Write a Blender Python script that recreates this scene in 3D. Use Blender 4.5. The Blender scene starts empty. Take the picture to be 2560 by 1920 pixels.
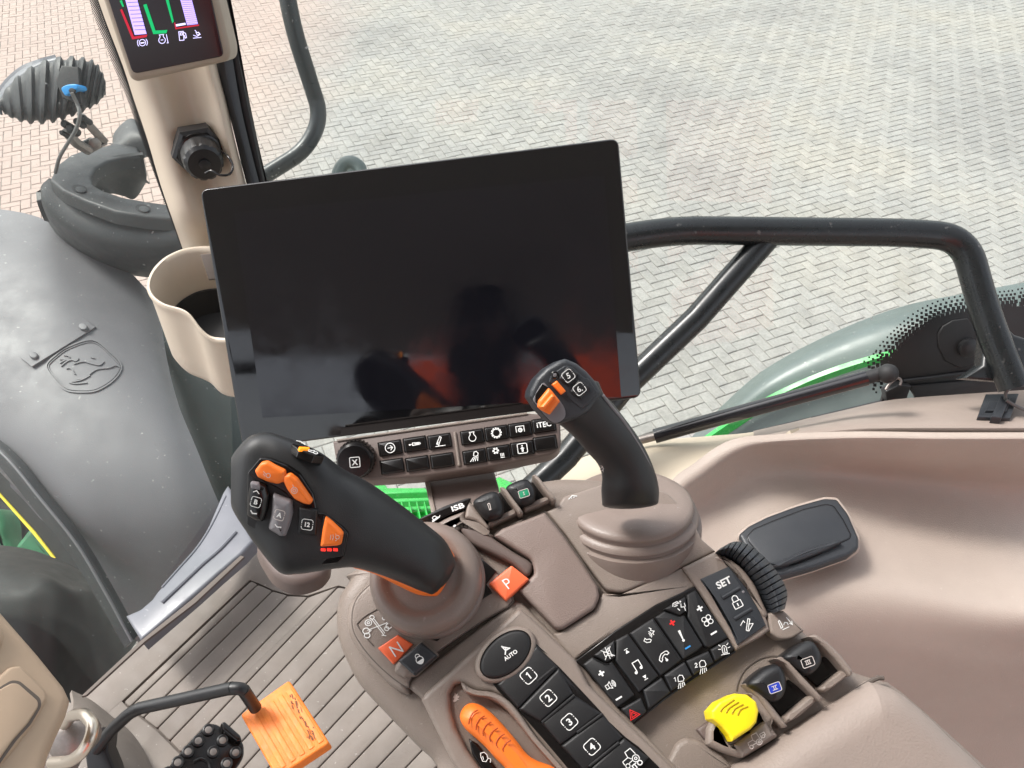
import bpy, bmesh, math, random
from mathutils import Vector, Matrix
random.seed(7)
R = math.radians
scene = bpy.context.scene
COL = scene.collection

# ---------------------------------------------------------------- camera
W, H, FP = 2560.0, 1920.0, 1920.0
CAM = Vector((0, 0, 3.1))
PITCH = R(45)
FWD = Vector((0, math.cos(PITCH), -math.sin(PITCH)))
DWN = Vector((0, -math.sin(PITCH), -math.cos(PITCH)))
RGT = Vector((1, 0, 0))
cd = bpy.data.cameras.new('camera'); cam = bpy.data.objects.new('camera', cd); COL.objects.link(cam)
cam.location = CAM; cam.rotation_euler = (R(90) - PITCH, 0, 0)
cd.sensor_width = 36; cd.lens = 36 * FP / W; cd.clip_start = 0.01; cd.clip_end = 500
scene.camera = cam

# ---------------------------------------------------------------- sky and sun
SUN_EL, SUN_AZ = R(52), R(-62)          # azimuth measured from +Y towards +X
world = bpy.data.worlds.new('World'); scene.world = world; world.use_nodes = True
wn = world.node_tree; bg = wn.nodes['Background']
sky = wn.nodes.new('ShaderNodeTexSky'); sky.sky_type = 'NISHITA'; sky.sun_disc = False
sky.sun_elevation = SUN_EL; sky.sun_rotation = SUN_AZ; sky.dust_density = 3.0; sky.air_density = 1.0; sky.ozone_density = 0.6
hs = wn.nodes.new('ShaderNodeHueSaturation'); hs.inputs['Saturation'].default_value = 0.25
wn.links.new(sky.outputs[0], hs.inputs['Color']); wn.links.new(hs.outputs[0], bg.inputs[0]); bg.inputs[1].default_value = 0.15
sl = bpy.data.lights.new('sun', 'SUN'); sl.energy = 1.5; sl.angle = R(14); sl.color = (1, .965, .91)
sun = bpy.data.objects.new('sun', sl); COL.objects.link(sun)
sd = Vector((math.sin(SUN_AZ) * math.cos(SUN_EL), math.cos(SUN_AZ) * math.cos(SUN_EL), math.sin(SUN_EL)))
sun.rotation_euler = sd.to_track_quat('Z', 'Y').to_euler(); sun.location = (0, 0, 8)
scene.view_settings.view_transform = 'Standard'; scene.view_settings.look = 'None'
scene.view_settings.gamma = 1; scene.view_settings.exposure = 1.12
scene.render.engine = 'CYCLES'
scene.cycles.max_bounces = 8; scene.cycles.transparent_max_bounces = 12

# ---------------------------------------------------------------- materials
def mat(name, col, rough=.5, bump=0, bscale=900, metal=0, spec=.5, var=0, vscale=8, coat=0, alpha=None, emit=None, dust=0, dscale=95):
    m = bpy.data.materials.new(name); m.use_nodes = True
    nt = m.node_tree; b = nt.nodes['Principled BSDF']
    b.inputs['Base Color'].default_value = (*col, 1); b.inputs['Roughness'].default_value = rough
    b.inputs['Metallic'].default_value = metal; b.inputs['Specular IOR Level'].default_value = spec
    b.inputs['Coat Weight'].default_value = coat; b.inputs['Coat Roughness'].default_value = .05
    tc = nt.nodes.new('ShaderNodeTexCoord')
    def noise(s, det=3, r=.5):
        n = nt.nodes.new('ShaderNodeTexNoise'); n.inputs['Scale'].default_value = s
        n.inputs['Detail'].default_value = det; n.inputs['Roughness'].default_value = r
        nt.links.new(tc.outputs['Object'], n.inputs['Vector']); return n
    if bump:
        n = noise(bscale, 2); bp = nt.nodes.new('ShaderNodeBump')
        bp.inputs['Strength'].default_value = bump; bp.inputs['Distance'].default_value = .0006
        nt.links.new(n.outputs['Fac'], bp.inputs['Height']); nt.links.new(bp.outputs[0], b.inputs['Normal'])
    if var:
        n = noise(vscale, 5, .6); mr = nt.nodes.new('ShaderNodeMapRange')
        mr.inputs[1].default_value = .3; mr.inputs[2].default_value = .7; mr.inputs[3].default_value = 1 - var; mr.inputs[4].default_value = 1 + var
        mx = nt.nodes.new('ShaderNodeMix'); mx.data_type = 'RGBA'; mx.blend_type = 'MULTIPLY'; mx.inputs[0].default_value = 1
        mx.inputs[6].default_value = (*col, 1); nt.links.new(n.outputs['Fac'], mr.inputs[0]); nt.links.new(mr.outputs[0], mx.inputs[7])
        nt.links.new(mx.outputs[2], b.inputs['Base Color'])
        n2 = noise(vscale * 3.1, 4, .6); m2 = nt.nodes.new('ShaderNodeMapRange')
        m2.inputs[1].default_value = .3; m2.inputs[2].default_value = .7; m2.inputs[3].default_value = max(0, rough - .07); m2.inputs[4].default_value = min(1, rough + .08)
        nt.links.new(n2.outputs['Fac'], m2.inputs[0]); nt.links.new(m2.outputs[0], b.inputs['Roughness'])
    if dust:
        src = b.inputs['Base Color'].links[0].from_socket if b.inputs['Base Color'].links else None
        n = noise(dscale, 2, .5); cr = nt.nodes.new('ShaderNodeMapRange'); cr.inputs[1].default_value = .70; cr.inputs[2].default_value = .76
        cr.inputs[3].default_value = 0; cr.inputs[4].default_value = dust
        nt.links.new(n.outputs['Fac'], cr.inputs[0])
        mx = nt.nodes.new('ShaderNodeMix'); mx.data_type = 'RGBA'; mx.inputs[6].default_value = (*col, 1); mx.inputs[7].default_value = (.55, .53, .5, 1)
        if src: nt.links.new(src, mx.inputs[6])
        nt.links.new(cr.outputs[0], mx.inputs[0]); nt.links.new(mx.outputs[2], b.inputs['Base Color'])
    if emit:
        b.inputs['Emission Color'].default_value = (*col, 1); b.inputs['Emission Strength'].default_value = emit
    return m
M = {}
M['taupe'] = mat('taupe_plastic', (.222, .180, .152), .46, .6, 1100, var=.06, dust=.22, dscale=330)
M['taupe_lt'] = mat('taupe_plastic_fine', (.240, .194, .165), .42, .5, 1300, var=.06, dust=.16, dscale=420)
M['taupe_dk'] = mat('taupe_plastic_dark', (.135, .100, .088), .45, .25, 1500, var=.05)
M['rubber_t'] = mat('taupe_rubber', (.225, .176, .151), .42, .3, 900, var=.07, dust=.2, dscale=300)
M['leather'] = mat('taupe_grained_pad', (.225, .170, .148), .42, .6, 1300, var=.04)
M['armpad'] = mat('armrest_pad', (.30, .243, .210), .5, .55, 620, var=.04)
M['trim'] = mat('side_trim_plastic', (.415, .345, .298), .5, .7, 700, var=.07, vscale=5, dust=.2, dscale=160)
M['cream'] = mat('sunlit_cream_plastic', (.55, .47, .36), .5, .2, 1100, var=.04)  # cream base stands in for sun falling on the ledge corner
M['beige'] = mat('beige_plastic', (.58, .495, .395), .42, .3, 1200, var=.04)
M['beige_dk'] = mat('beige_bezel', (.33, .27, .21), .42, .2, 1200, var=.04)
M['colbeige'] = mat('column_beige', (.42, .31, .22), .5, .4, 1100, var=.05)
M['black'] = mat('black_plastic', (.013, .013, .014), .38, .25, 1500, var=.12)
M['blackrub'] = mat('black_soft_grip', (.020, .021, .022), .46, .25, 1900, var=.15)
M['keyblk'] = mat('key_black', (.010, .010, .011), .5, .2, 1700)
M['gloss'] = mat('glossy_black', (.006, .005, .005), .22, 0, spec=.5)
M['screen'] = mat('screen_glass', (.006, .006, .007), .08, 0, spec=.85, var=.1, vscale=9)
M['active'] = mat('display_layer', (.006, .006, .009), .08, 0, spec=.95, var=.1, vscale=9)
M['orange'] = mat('orange_plastic', (.95, .20, .022), .42, .15, 900, var=.04)
M['orangered'] = mat('orange_red_key', (.92, .16, .06), .4, .1, 900)
M['yellow'] = mat('yellow_plastic', (.95, .72, .01), .38, .1, 900)
M['green'] = mat('green_key', (.01, .25, .12), .4)
M['blue'] = mat('blue_key', (.02, .05, .45), .4)
M['white'] = mat('white_print', (.82, .82, .80), .5)
M['offwhite'] = mat('pale_print', (.62, .56, .52), .5)
M['redp'] = mat('red_print', (.75, .02, .02), .5)
M['bluep'] = mat('blue_print', (.03, .25, .60), .5)
M['midgrey'] = mat('grey_roller', (.20, .19, .20), .30, 0)
M['slate'] = mat('slate_plastic', (.028, .031, .036), .4, .3, 1200, var=.06)
M['tube'] = mat('black_painted_tube', (.012, .014, .015), .28, .08, 300, var=.15, vscale=14, dust=.12)
M['fender'] = mat('black_fender_plastic', (.125, .123, .132), .58, .35, 350, var=.07, vscale=5, dust=.35, spec=.8)
M['fender2'] = mat('grey_moulding', (.036, .038, .040), .5, .4, 420, var=.14, vscale=9, dust=.6)
M['darkgreen'] = mat('green_grey_panel', (.040, .052, .046), .45, .3, 300, var=.15, dust=.4)
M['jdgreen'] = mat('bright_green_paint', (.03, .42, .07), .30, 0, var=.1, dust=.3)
M['jdyellow'] = mat('yellow_stripe_paint', (.75, .60, .04), .4)
M['rubber'] = mat('black_rubber', (.020, .020, .021), .6, .3, 700, var=.1)
M['cover'] = mat('dark_cover', (.013, .014, .013), .62, .5, 900, var=.1)
M['sill'] = mat('pale_sill_plastic', (.150, .155, .175), .35, .15, 500, var=.08, vscale=20, dust=.2)
M['mat'] = mat('floor_rubber', (.185, .158, .136), .65, .5, 500, var=.14, vscale=11, dust=.3, dscale=140)
M['matdk'] = mat('floor_groove', (.11, .088, .074), .7, .3, 700)
M['steel'] = mat('brushed_steel', (.62, .55, .47), .28, .1, 500, metal=1)
M['galv'] = mat('dull_steel', (.28, .25, .23), .45, .3, 500, metal=.7, var=.2, vscale=60)
M['lampgrey'] = mat('lamp_casting', (.040, .042, .044), .5, .3, 600, var=.15, vscale=20)
M['cable'] = mat('grey_cable', (.16, .16, .155), .45)
M['conblue'] = mat('blue_connector', (.02, .30, .72), .4)
M['purple'] = mat('gauge_violet', (.42, .32, .95), .5, emit=.75)
M['gred'] = mat('gauge_red', (.42, .01, .03), .5, emit=.5)
M['ggreen'] = mat('gauge_green', (.0, .34, .10), .5, emit=.6)
M['gwhite'] = mat('gauge_symbol', (.62, .58, .95), .5, emit=.7)
M['scr2'] = mat('gauge_screen', (.020, .010, .014), .22, 0)
M['ledy'] = mat('amber_led', (1, .28, .01), .4, emit=.5)
M['ledr'] = mat('red_led', (.9, .03, .02), .4, emit=.6)
M['palegreen'] = mat('pale_grey_green', (.100, .130, .124), .4, .2, 300, var=.12, dust=.6, spec=.8)  # base colour lightened for the reflective look of the rear fender
M['tube2'] = mat('grey_painted_tube', (.030, .034, .037), .33, .08, 300, var=.12, vscale=14, dust=.5)
M['strut'] = mat('satin_black_strut', (.014, .014, .017), .22, 0, coat=.5)
M['dullgreen'] = mat('dull_green_casting', (.03, .16, .07), .5, .3, 200, var=.3, vscale=12, dust=.3)  # a darker, duller green than the step frame's paint
M['roof'] = mat('roof_lining', (.34, .32, .30), .9)
M['seat'] = mat('dark_seat_cloth', (.03, .03, .032), .9)
M['red'] = mat('red_paint', (.95, .10, .02), .5)
M['skin'] = mat('jacket_cloth', (.03, .03, .035), .9)
def glass(name, tint, gl):
    m = bpy.data.materials.new(name); m.use_nodes = True; nt = m.node_tree; nt.nodes.clear()
    o = nt.nodes.new('ShaderNodeOutputMaterial'); t = nt.nodes.new('ShaderNodeBsdfTransparent'); g = nt.nodes.new('ShaderNodeBsdfGlossy')
    d = nt.nodes.new('ShaderNodeBsdfDiffuse'); m1 = nt.nodes.new('ShaderNodeMixShader'); m2 = nt.nodes.new('ShaderNodeMixShader')
    t.inputs[0].default_value = (*tint, 1); g.inputs['Roughness'].default_value = .02; m1.inputs[0].default_value = gl
    nt.links.new(t.outputs[0], m1.inputs[1]); nt.links.new(g.outputs[0], m1.inputs[2])
    d.inputs[0].default_value = (.8, .85, .85, 1)
    tc = nt.nodes.new('ShaderNodeTexCoord'); n = nt.nodes.new('ShaderNodeTexNoise'); n.inputs['Scale'].default_value = 120; n.inputs['Detail'].default_value = 2
    mr = nt.nodes.new('ShaderNodeMapRange'); mr.inputs[1].default_value = .72; mr.inputs[2].default_value = .8; mr.inputs[3].default_value = .016; mr.inputs[4].default_value = .35
    nt.links.new(tc.outputs['Object'], n.inputs['Vector']); nt.links.new(n.outputs['Fac'], mr.inputs[0]); nt.links.new(mr.outputs[0], m2.inputs[0])
    nt.links.new(m1.outputs[0], m2.inputs[1]); nt.links.new(d.outputs[0], m2.inputs[2]); nt.links.new(m2.outputs[0], o.inputs[0])
    return m
M['glass'] = glass('window_glass', (.95, .97, .955), .014)

# ---------------------------------------------------------------- measuring helpers
def mk_map(x0, y0, w): return lambda x, y: (x0 + x * w / 2212.0, y0 + y * w / 2212.0)
D = mk_map(0, 0, 2560); A = mk_map(0, 0, 900); B = mk_map(0, 500, 640); C_ = mk_map(0, 1000, 640); E = mk_map(0, 1400, 900)
F_ = mk_map(540, 1040, 700); G = mk_map(780, 1000, 700); Hh = mk_map(1240, 860, 640); I = mk_map(820, 1400, 700)
J = mk_map(1380, 1340, 700); K = mk_map(1500, 1440, 1060); L = mk_map(1500, 500, 1060); Mm = mk_map(1700, 1180, 860)
N = mk_map(480, 300, 1220); Q = mk_map(1340, 1620, 420)
def ms(f, pts): return [f(*p) for p in pts]
def ray(s): return FWD + RGT * ((s[0] - W / 2) / FP) + DWN * ((s[1] - H / 2) / FP)
def at(s, d): return CAM + ray(s) * d
class Plane:
    def __init__(s, o, n):
        s.o = Vector(o); s.n = Vector(n).normalized()
        if s.n.dot(CAM - s.o) < 0: s.n = -s.n
    def hit(s, p, h=0):
        r = ray(p); t = (s.o + s.n * h - CAM).dot(s.n) / r.dot(s.n); return CAM + r * t
class Surf:
    """ray lookup on a built mesh, same interface as Plane"""
    def __init__(s, V, Fc):
        from mathutils.bvhtree import BVHTree
        s.t = BVHTree.FromPolygons([tuple(v) for v in V], Fc); s.n = -FWD
    def hit(s, p, h=0):
        r = ray(p).normalized(); l, n, i, d = s.t.ray_cast(CAM, r)
        if l is None: return CAM + r * 1.7
        if n.dot(r) > 0: n = -n
        return l + n * h
def P3(a, b, c):
    a, b, c = [at(*q) for q in (a, b, c)]; return Plane(a, (b - a).cross(c - a))
def cr(p0, p1, p2, p3, t):
    return 0.5 * ((2 * p1) + (p2 - p0) * t + (2 * p0 - 5 * p1 + 4 * p2 - p3) * t * t + (3 * p1 - p0 - 3 * p2 + p3) * t ** 3)
def spline(P, n=6, closed=False):
    P = [Vector(p) for p in P]; m = len(P); out = []
    if closed:
        for i in range(m):
            for k in range(n): out.append(cr(P[i - 1], P[i], P[(i + 1) % m], P[(i + 2) % m], k / n))
    else:
        Q_ = [2 * P[0] - P[1]] + P + [2 * P[-1] - P[-2]]
        for i in range(m - 1):
            for k in range(n): out.append(cr(Q_[i], Q_[i + 1], Q_[i + 2], Q_[i + 3], k / n))
        out.append(P[-1])
    return out
def sp2(P, n=6): return [(v[0], v[1]) for v in spline([(p[0], p[1], 0) for p in P], n, True)]
def rnd(P, r, n=5):
    P = [Vector((p[0], p[1])) for p in P]; out = []; m = len(P)
    rr = r if isinstance(r, (list, tuple)) else [r] * m
    for i in range(m):
        a, b, c = P[i - 1], P[i], P[(i + 1) % m]
        d1, d2 = (a - b), (c - b); q = min(rr[i], d1.length * .48, d2.length * .48)
        s, e = b + d1.normalized() * q, b + d2.normalized() * q
        for k in range(n + 1):
            t = k / n; out.append(tuple((1 - t) ** 2 * s + 2 * t * (1 - t) * b + t * t * e))
    return out
def ell(c, rx, ry, ang=0, n=36):
    ca, sa = math.cos(R(ang)), math.sin(R(ang)); o = []
    for k in range(n):
        t = 2 * math.pi * k / n; x, y = rx * math.cos(t), ry * math.sin(t); o.append((c[0] + x * ca - y * sa, c[1] + x * sa + y * ca))
    return o
def inset(P, d):       # shrink a 2-D outline (pixels) towards its inside
    P = [Vector(p) for p in P]; m = len(P); ar = sum(P[i - 1].x * P[i].y - P[i].x * P[i - 1].y for i in range(m)); s = 1 if ar > 0 else -1; o = []
    for i in range(m):
        t = (P[(i + 1) % m] - P[i - 1]); t = t.normalized() if t.length > 1e-9 else Vector((1, 0))
        o.append((P[i].x - t.y * d * s, P[i].y + t.x * d * s))
    return o

# ---------------------------------------------------------------- object helpers
ORG = {}
def thing(name, label, cat, loc, group=None):
    o = bpy.data.objects.new(name, None); o.empty_display_size = .05; COL.objects.link(o); o.location = loc
    o['label'] = label; o['category'] = cat
    if group: o['group'] = group
    ORG[o] = Vector(loc); return o
def tag(o, label, cat, group=None, kind=None):
    if label: o['label'] = label
    if cat: o['category'] = cat
    if group: o['group'] = group
    if kind: o['kind'] = kind
    return o
def mk(name, V, Fc, m, parent=None, smooth=38, loc=None):
    me = bpy.data.meshes.new(name)
    org = ORG[parent] if parent is not None else Vector(loc if loc is not None else (0, 0, 0))
    me.from_pydata([tuple(Vector(v) - org) for v in V], [], Fc); me.update()
    bm = bmesh.new(); bm.from_mesh(me); bmesh.ops.remove_doubles(bm, verts=bm.verts[:], dist=2e-7); bmesh.ops.recalc_face_normals(bm, faces=bm.faces[:]); bm.to_mesh(me); bm.free()
    mats = m if isinstance(m, (list, tuple)) else [m]
    for q in mats: me.materials.append(q)
    if smooth:
        me.polygons.foreach_set('use_smooth', [len(f.vertices) < 9 for f in me.polygons]); me.set_sharp_from_angle(angle=R(smooth))
    o = bpy.data.objects.new(name, me); COL.objects.link(o); ORG[o] = org
    if parent is not None: o.parent = parent
    else: o.location = org
    return o
class MB:
    def __init__(s): s.V = []; s.F = []
    def add(s, V, Fc):
        b = len(s.V); s.V += [Vector(v) for v in V]; s.F += [[i + b for i in f] for f in Fc]; return s
    def build(s, name, m, parent=None, **k): return mk(name, s.V, s.F, m, parent, **k)
def clean2(P):
    o = []
    for p in P:
        if not o or (Vector(p) - Vector(o[-1])).length > .25: o.append(p)
    if (Vector(o[0]) - Vector(o[-1])).length < .25: o.pop()
    return o
def offset_ring(T, nz, bev):
    n = len(T); o = T[0]; x = (T[1] - T[0]).normalized(); x = (x - nz * x.dot(nz)).normalized(); y = nz.cross(x)
    P = [Vector(((t - o).dot(x), (t - o).dot(y))) for t in T]
    ar = sum(P[i - 1].x * P[i].y - P[i].x * P[i - 1].y for i in range(n)); sg = 1 if ar > 0 else -1
    Q_ = []
    for i in range(n):
        d1 = (P[i] - P[i - 1]); d2 = (P[(i + 1) % n] - P[i]); d1 = d1.normalized() if d1.length > 1e-9 else d2.normalized(); d2 = d2.normalized() if d2.length > 1e-9 else d1
        n1 = Vector((-d1.y, d1.x)) * sg; n2 = Vector((-d2.y, d2.x)) * sg; m = n1 + n2; m = m.normalized() if m.length > 1e-6 else n1
        Q_.append(P[i] + m * (bev / max(.5, m.dot(n1))))
    for it in range(12):
        bad = [(Q_[(i + 1) % n] - Q_[i]).dot(P[(i + 1) % n] - P[i]) < -1e-12 for i in range(n)]
        if not any(bad) or all(bad): break
        s = next(i for i in range(n) if not bad[i - 1] and not bad[i]) if any((not bad[i - 1] and not bad[i]) for i in range(n)) else 0
        i = 0
        while i < n:
            k = (s + i) % n
            if bad[k]:
                j = 0
                while bad[(k + j) % n] and j < n: j += 1
                idx = [(k + q) % n for q in range(j + 1)]
                a0, a1 = Q_[(k - 1) % n], Q_[k]; b0, b1 = Q_[(k + j) % n], Q_[(k + j + 1) % n]; u, v = a1 - a0, b1 - b0; den = u.x * v.y - u.y * v.x; c = sum((Q_[q] for q in idx), Vector((0, 0))) / len(idx)
                if abs(den) > 1e-14:
                    w = b0 - a0; t = (w.x * v.y - w.y * v.x) / den; X = a0 + u * t
                    if (X - c).length < bev * 2.5: c = X
                for q in idx: Q_[q] = c.copy()
                i += j
            i += 1
    return [o + x * q.x + y * q.y for q in Q_], sg
def prism_geo(P, pl, top=0., bot=-.01, bev=.0006, seg=2, slope=0):
    P = clean2(P); n = len(P); T = [pl.hit(p, top) for p in P]; d = pl.n * (top - bot)
    rings = [[t - d for t in T]]
    if bev > 0:
        seg = max(seg, 3); O_, sg = offset_ring(T, pl.n, bev)
        for k in range(seg + 1):
            a = math.pi / 2 * k / seg; f, dz = 1 - math.cos(a), bev * (1 - math.sin(a))
            rings.append([T[i].lerp(O_[i], f) - pl.n * dz for i in range(n)])
    else: rings.append(T)
    V = [v for r in rings for v in r]; Fc = []
    for k in range(len(rings) - 1):
        for i in range(n): j = (i + 1) % n; Fc.append([k * n + i, k * n + j, (k + 1) * n + j, (k + 1) * n + i])
    m = len(rings) - 1; Fc.append([m * n + i for i in range(n)]); Fc.append([i for i in range(n)][::-1])
    return V, Fc
def prism(name, P, pl, m, parent=None, top=0., bot=-.01, bev=.0006, seg=2, **k):
    V, Fc = prism_geo(P, pl, top, bot, bev, seg); return mk(name, V, Fc, m, parent, **k)
def tube_geo(P, r, n=14, sm=5, cap=True):
    P = [Vector(p) for p in P]; rs = r if isinstance(r, (list, tuple)) else [r] * len(P)
    if sm > 1:
        Q_ = spline([(p.x, p.y, p.z) for p in P], sm); rr = []
        for i in range(len(P) - 1):
            for k in range(sm): rr.append(rs[i] + (rs[i + 1] - rs[i]) * k / sm)
        rr.append(rs[-1]); P, rs = Q_, rr
    V = []; Fc = []; up = None
    for i, p in enumerate(P):
        t = (P[min(i + 1, len(P) - 1)] - P[max(i - 1, 0)]).normalized()
        if up is None: up = t.orthogonal().normalized()
        up = (up - t * up.dot(t)).normalized(); s = t.cross(up)
        for k in range(n):
            a = 2 * math.pi * k / n; V.append(p + (up * math.cos(a) + s * math.sin(a)) * rs[i])
    for i in range(len(P) - 1):
        for k in range(n): j = (k + 1) % n; Fc.append([i * n + k, i * n + j, (i + 1) * n + j, (i + 1) * n + k])
    if cap: Fc.append(list(range(n))[::-1]); Fc.append([(len(P) - 1) * n + k for k in range(n)])
    return V, Fc
def tube(name, P, r, m, parent=None, n=14, sm=5, **k):
    V, Fc = tube_geo(P, r, n, sm); return mk(name, V, Fc, m, parent, **k)
def bendpts(P, r, n=6):   # 3-D polyline with rounded bends of radius r
    P = [Vector(p) for p in P]; o = [P[0]]
    for i in range(1, len(P) - 1):
        a, b, c = P[i - 1], P[i], P[i + 1]; d1, d2 = a - b, c - b; q = min(r, d1.length * .48, d2.length * .48)
        s, e = b + d1.normalized() * q, b + d2.normalized() * q
        for k in range(n + 1): t = k / n; o.append((1 - t) ** 2 * s + 2 * t * (1 - t) * b + t * t * e)
    o.append(P[-1]); return o
def loft_geo(rings, cap0=True, cap1=True, closed=True):
    n = len(rings[0]); V = [v for r in rings for v in r]; Fc = []
    for k in range(len(rings) - 1):
        for i in range(n if closed else n - 1): j = (i + 1) % n; Fc.append([k * n + i, k * n + j, (k + 1) * n + j, (k + 1) * n + i])
    if cap0: Fc.append(list(range(n))[::-1])
    if cap1: Fc.append([(len(rings) - 1) * n + i for i in range(n)])
    return V, Fc
def grip_geo(S, n=28, sub=5, endcap=(1, 1), cl=.012):
    """S: (edge_px_a, edge_px_b, depth, half_depth, exponent)"""
    X = [(s[0][0], s[0][1], s[1][0], s[1][1], s[2], s[3], s[4]) for s in S]
    Y = []; m = len(X)
    for i in range(m - 1):
        p = [X[max(i - 1, 0)], X[i], X[i + 1], X[min(i + 2, m - 1)]]
        for k in range(sub): Y.append([cr(p[0][j], p[1][j], p[2][j], p[3][j], k / sub) for j in range(7)])
    Y.append(list(X[-1])); rings = []; cs = []
    for y in Y:
        a0, b0 = at((y[0], y[1]), y[4]), at((y[2], y[3]), y[4]); c = (a0 + b0) / 2; a = (a0 - b0) / 2
        w = (c - CAM).normalized(); w = (w - a.normalized() * w.dot(a.normalized())).normalized(); e = 2 / y[6]; r = []
        for k in range(n):
            t = 2 * math.pi * (k + .5) / n; cc, ss = math.cos(t), math.sin(t)
            r.append(c + a * math.copysign(abs(cc) ** e, cc) + w * y[5] * math.copysign(abs(ss) ** e, ss))
        rings.append(r); cs.append(c)
    def capr(r, c, d, L_):
        o = []
        for k in range(1, 5):
            q = math.pi / 2 * k / 4; o.append([c + d * L_ * math.sin(q) + (v - c) * max(math.cos(q), .05) for v in r])
        return o
    pre = capr(rings[0], cs[0], (cs[0] - cs[2]).normalized(), cl)[::-1] if endcap[0] else []
    post = capr(rings[-1], cs[-1], (cs[-1] - cs[-3]).normalized(), cl) if endcap[1] else []
    return loft_geo(pre + rings + post)
def patch_geo(rows, nu=5, nv=5, thick=.004):
    """rows of (px, depth); returns a smooth shell with thickness away from the camera"""
    G_ = [[at(p[0], p[1]) for p in r] for r in rows]
    G_ = [spline(r, nu) for r in G_]; cols = [spline([G_[i][j] for i in range(len(G_))], nv) for j in range(len(G_[0]))]
    a, b = len(cols[0]), len(cols); P = [[cols[j][i] for j in range(b)] for i in range(a)]
    V = []; Nn = []
    for i in range(a):
        for j in range(b):
            u = P[i][min(j + 1, b - 1)] - P[i][max(j - 1, 0)]; v = P[min(i + 1, a - 1)][j] - P[max(i - 1, 0)][j]
            q = u.cross(v); q = q.normalized() if q.length > 1e-12 else FWD.copy()
            if q.dot(CAM - P[i][j]) < 0: q = -q
            V.append(P[i][j]); Nn.append(q)
    k = len(V); V2 = V + [V[i] - Nn[i] * thick for i in range(k)]; Fc = []
    for i in range(a - 1):
        for j in range(b - 1):
            q = [i * b + j, i * b + j + 1, (i + 1) * b + j + 1, (i + 1) * b + j]; Fc.append(q); Fc.append([x + k for x in q[::-1]])
    br = [j for j in range(b)] + [i * b + b - 1 for i in range(1, a)] + [(a - 1) * b + j for j in range(b - 2, -1, -1)] + [i * b for i in range(a - 2, 0, -1)]
    for i in range(len(br)):
        p, q = br[i], br[(i + 1) % len(br)]; Fc.append([p, q, q + k, p + k])
    return V2, Fc
def patch(name, rows, m, parent=None, nu=5, nv=5, thick=.004, **k):
    V, Fc = patch_geo(rows, nu, nv, thick); return mk(name, V, Fc, m, parent, **k)
def revolve_geo(c, ax, prof, n=40, e=None):
    """prof: (radius, height along ax)"""
    ax = Vector(ax).normalized(); u = (RGT - ax * RGT.dot(ax)).normalized(); v = ax.cross(u); rings = []
    for r, h in prof:
        rings.append([c + ax * h + (u * math.cos(2 * math.pi * k / n) + v * math.sin(2 * math.pi * k / n)) * r for k in range(n)])
    return loft_geo(rings)
def revolve(name, c, ax, prof, m, parent=None, n=40, **k):
    V, Fc = revolve_geo(c, ax, prof, n); return mk(name, V, Fc, m, parent, **k)

# ---------------------------------------------------------------- printed symbols
def frame_(c, size, ang=0, asp=1., up=None):
    """pixel frame: c centre, size = half height in px, ang = baseline angle (deg, + = rising right)"""
    ux = Vector((math.cos(R(ang)), -math.sin(R(ang)))) * size * asp
    ua = R(ang + 90 if up is None else up); uy = Vector((math.cos(ua), -math.sin(ua))) * size
    return (Vector(c), ux, uy)
def fmap(f, p): v = f[0] + f[1] * p[0] + f[2] * p[1]; return (v.x, v.y)
def ribbon(P, w, closed=False):
    P = [Vector(p) for p in P]; n = len(P); Lf = []; Rt = []
    for i in range(n):
        if closed: a, b = P[i - 1], P[(i + 1) % n]
        else: a, b = P[max(i - 1, 0)], P[min(i + 1, n - 1)]
        d1 = (P[i] - a); d2 = (b - P[i])
        d1 = d1.normalized() if d1.length > 1e-6 else d2.normalized(); d2 = d2.normalized() if d2.length > 1e-6 else d1
        t = d1 + d2; t = t.normalized() if t.length > 1e-6 else d1
        nn = Vector((-t.y, t.x)); cs = max(.45, nn.dot(Vector((-d1.y, d1.x)))); o = nn * (w / 2 / cs)
        Lf.append(P[i] + o); Rt.append(P[i] - o)
    return Lf, Rt
def marks(name, fr, items, w, pl, m, parent, h=.0003):
    mb = MB(); hh = h
    for it in items:
        hh += .00002
        if it[0] == 's' or it[0] == 'c':
            P = [fmap(fr, p) for p in it[1]]; cl = it[0] == 'c'; Lf, Rt = ribbon(P, w, cl); n = len(P)
            V = [pl.hit(p, hh) for p in Lf] + [pl.hit(p, hh) for p in Rt]
            mb.add(V, [[i, (i + 1) % n, n + (i + 1) % n, n + i] for i in range(n if cl else n - 1)])
        else:
            P = [fmap(fr, p) for p in it[1]]; mb.add([pl.hit(p, hh) for p in P], [list(range(len(P)))])
    return mb.build(name, m, parent, smooth=0)
def circ(cx, cy, r, n=18, a0=0, a1=360):
    full = abs(a1 - a0) >= 360; k = n if full else n + 1
    return [(cx + r * math.cos(R(a0 + (a1 - a0) * i / n)), cy + r * math.sin(R(a0 + (a1 - a0) * i / n))) for i in range(k)]
def rrect(w, h, r=.3): return [tuple(p) for p in rnd([(-w, -h), (w, -h), (w, h), (-w, h)], r)]
_fc = {}
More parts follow.
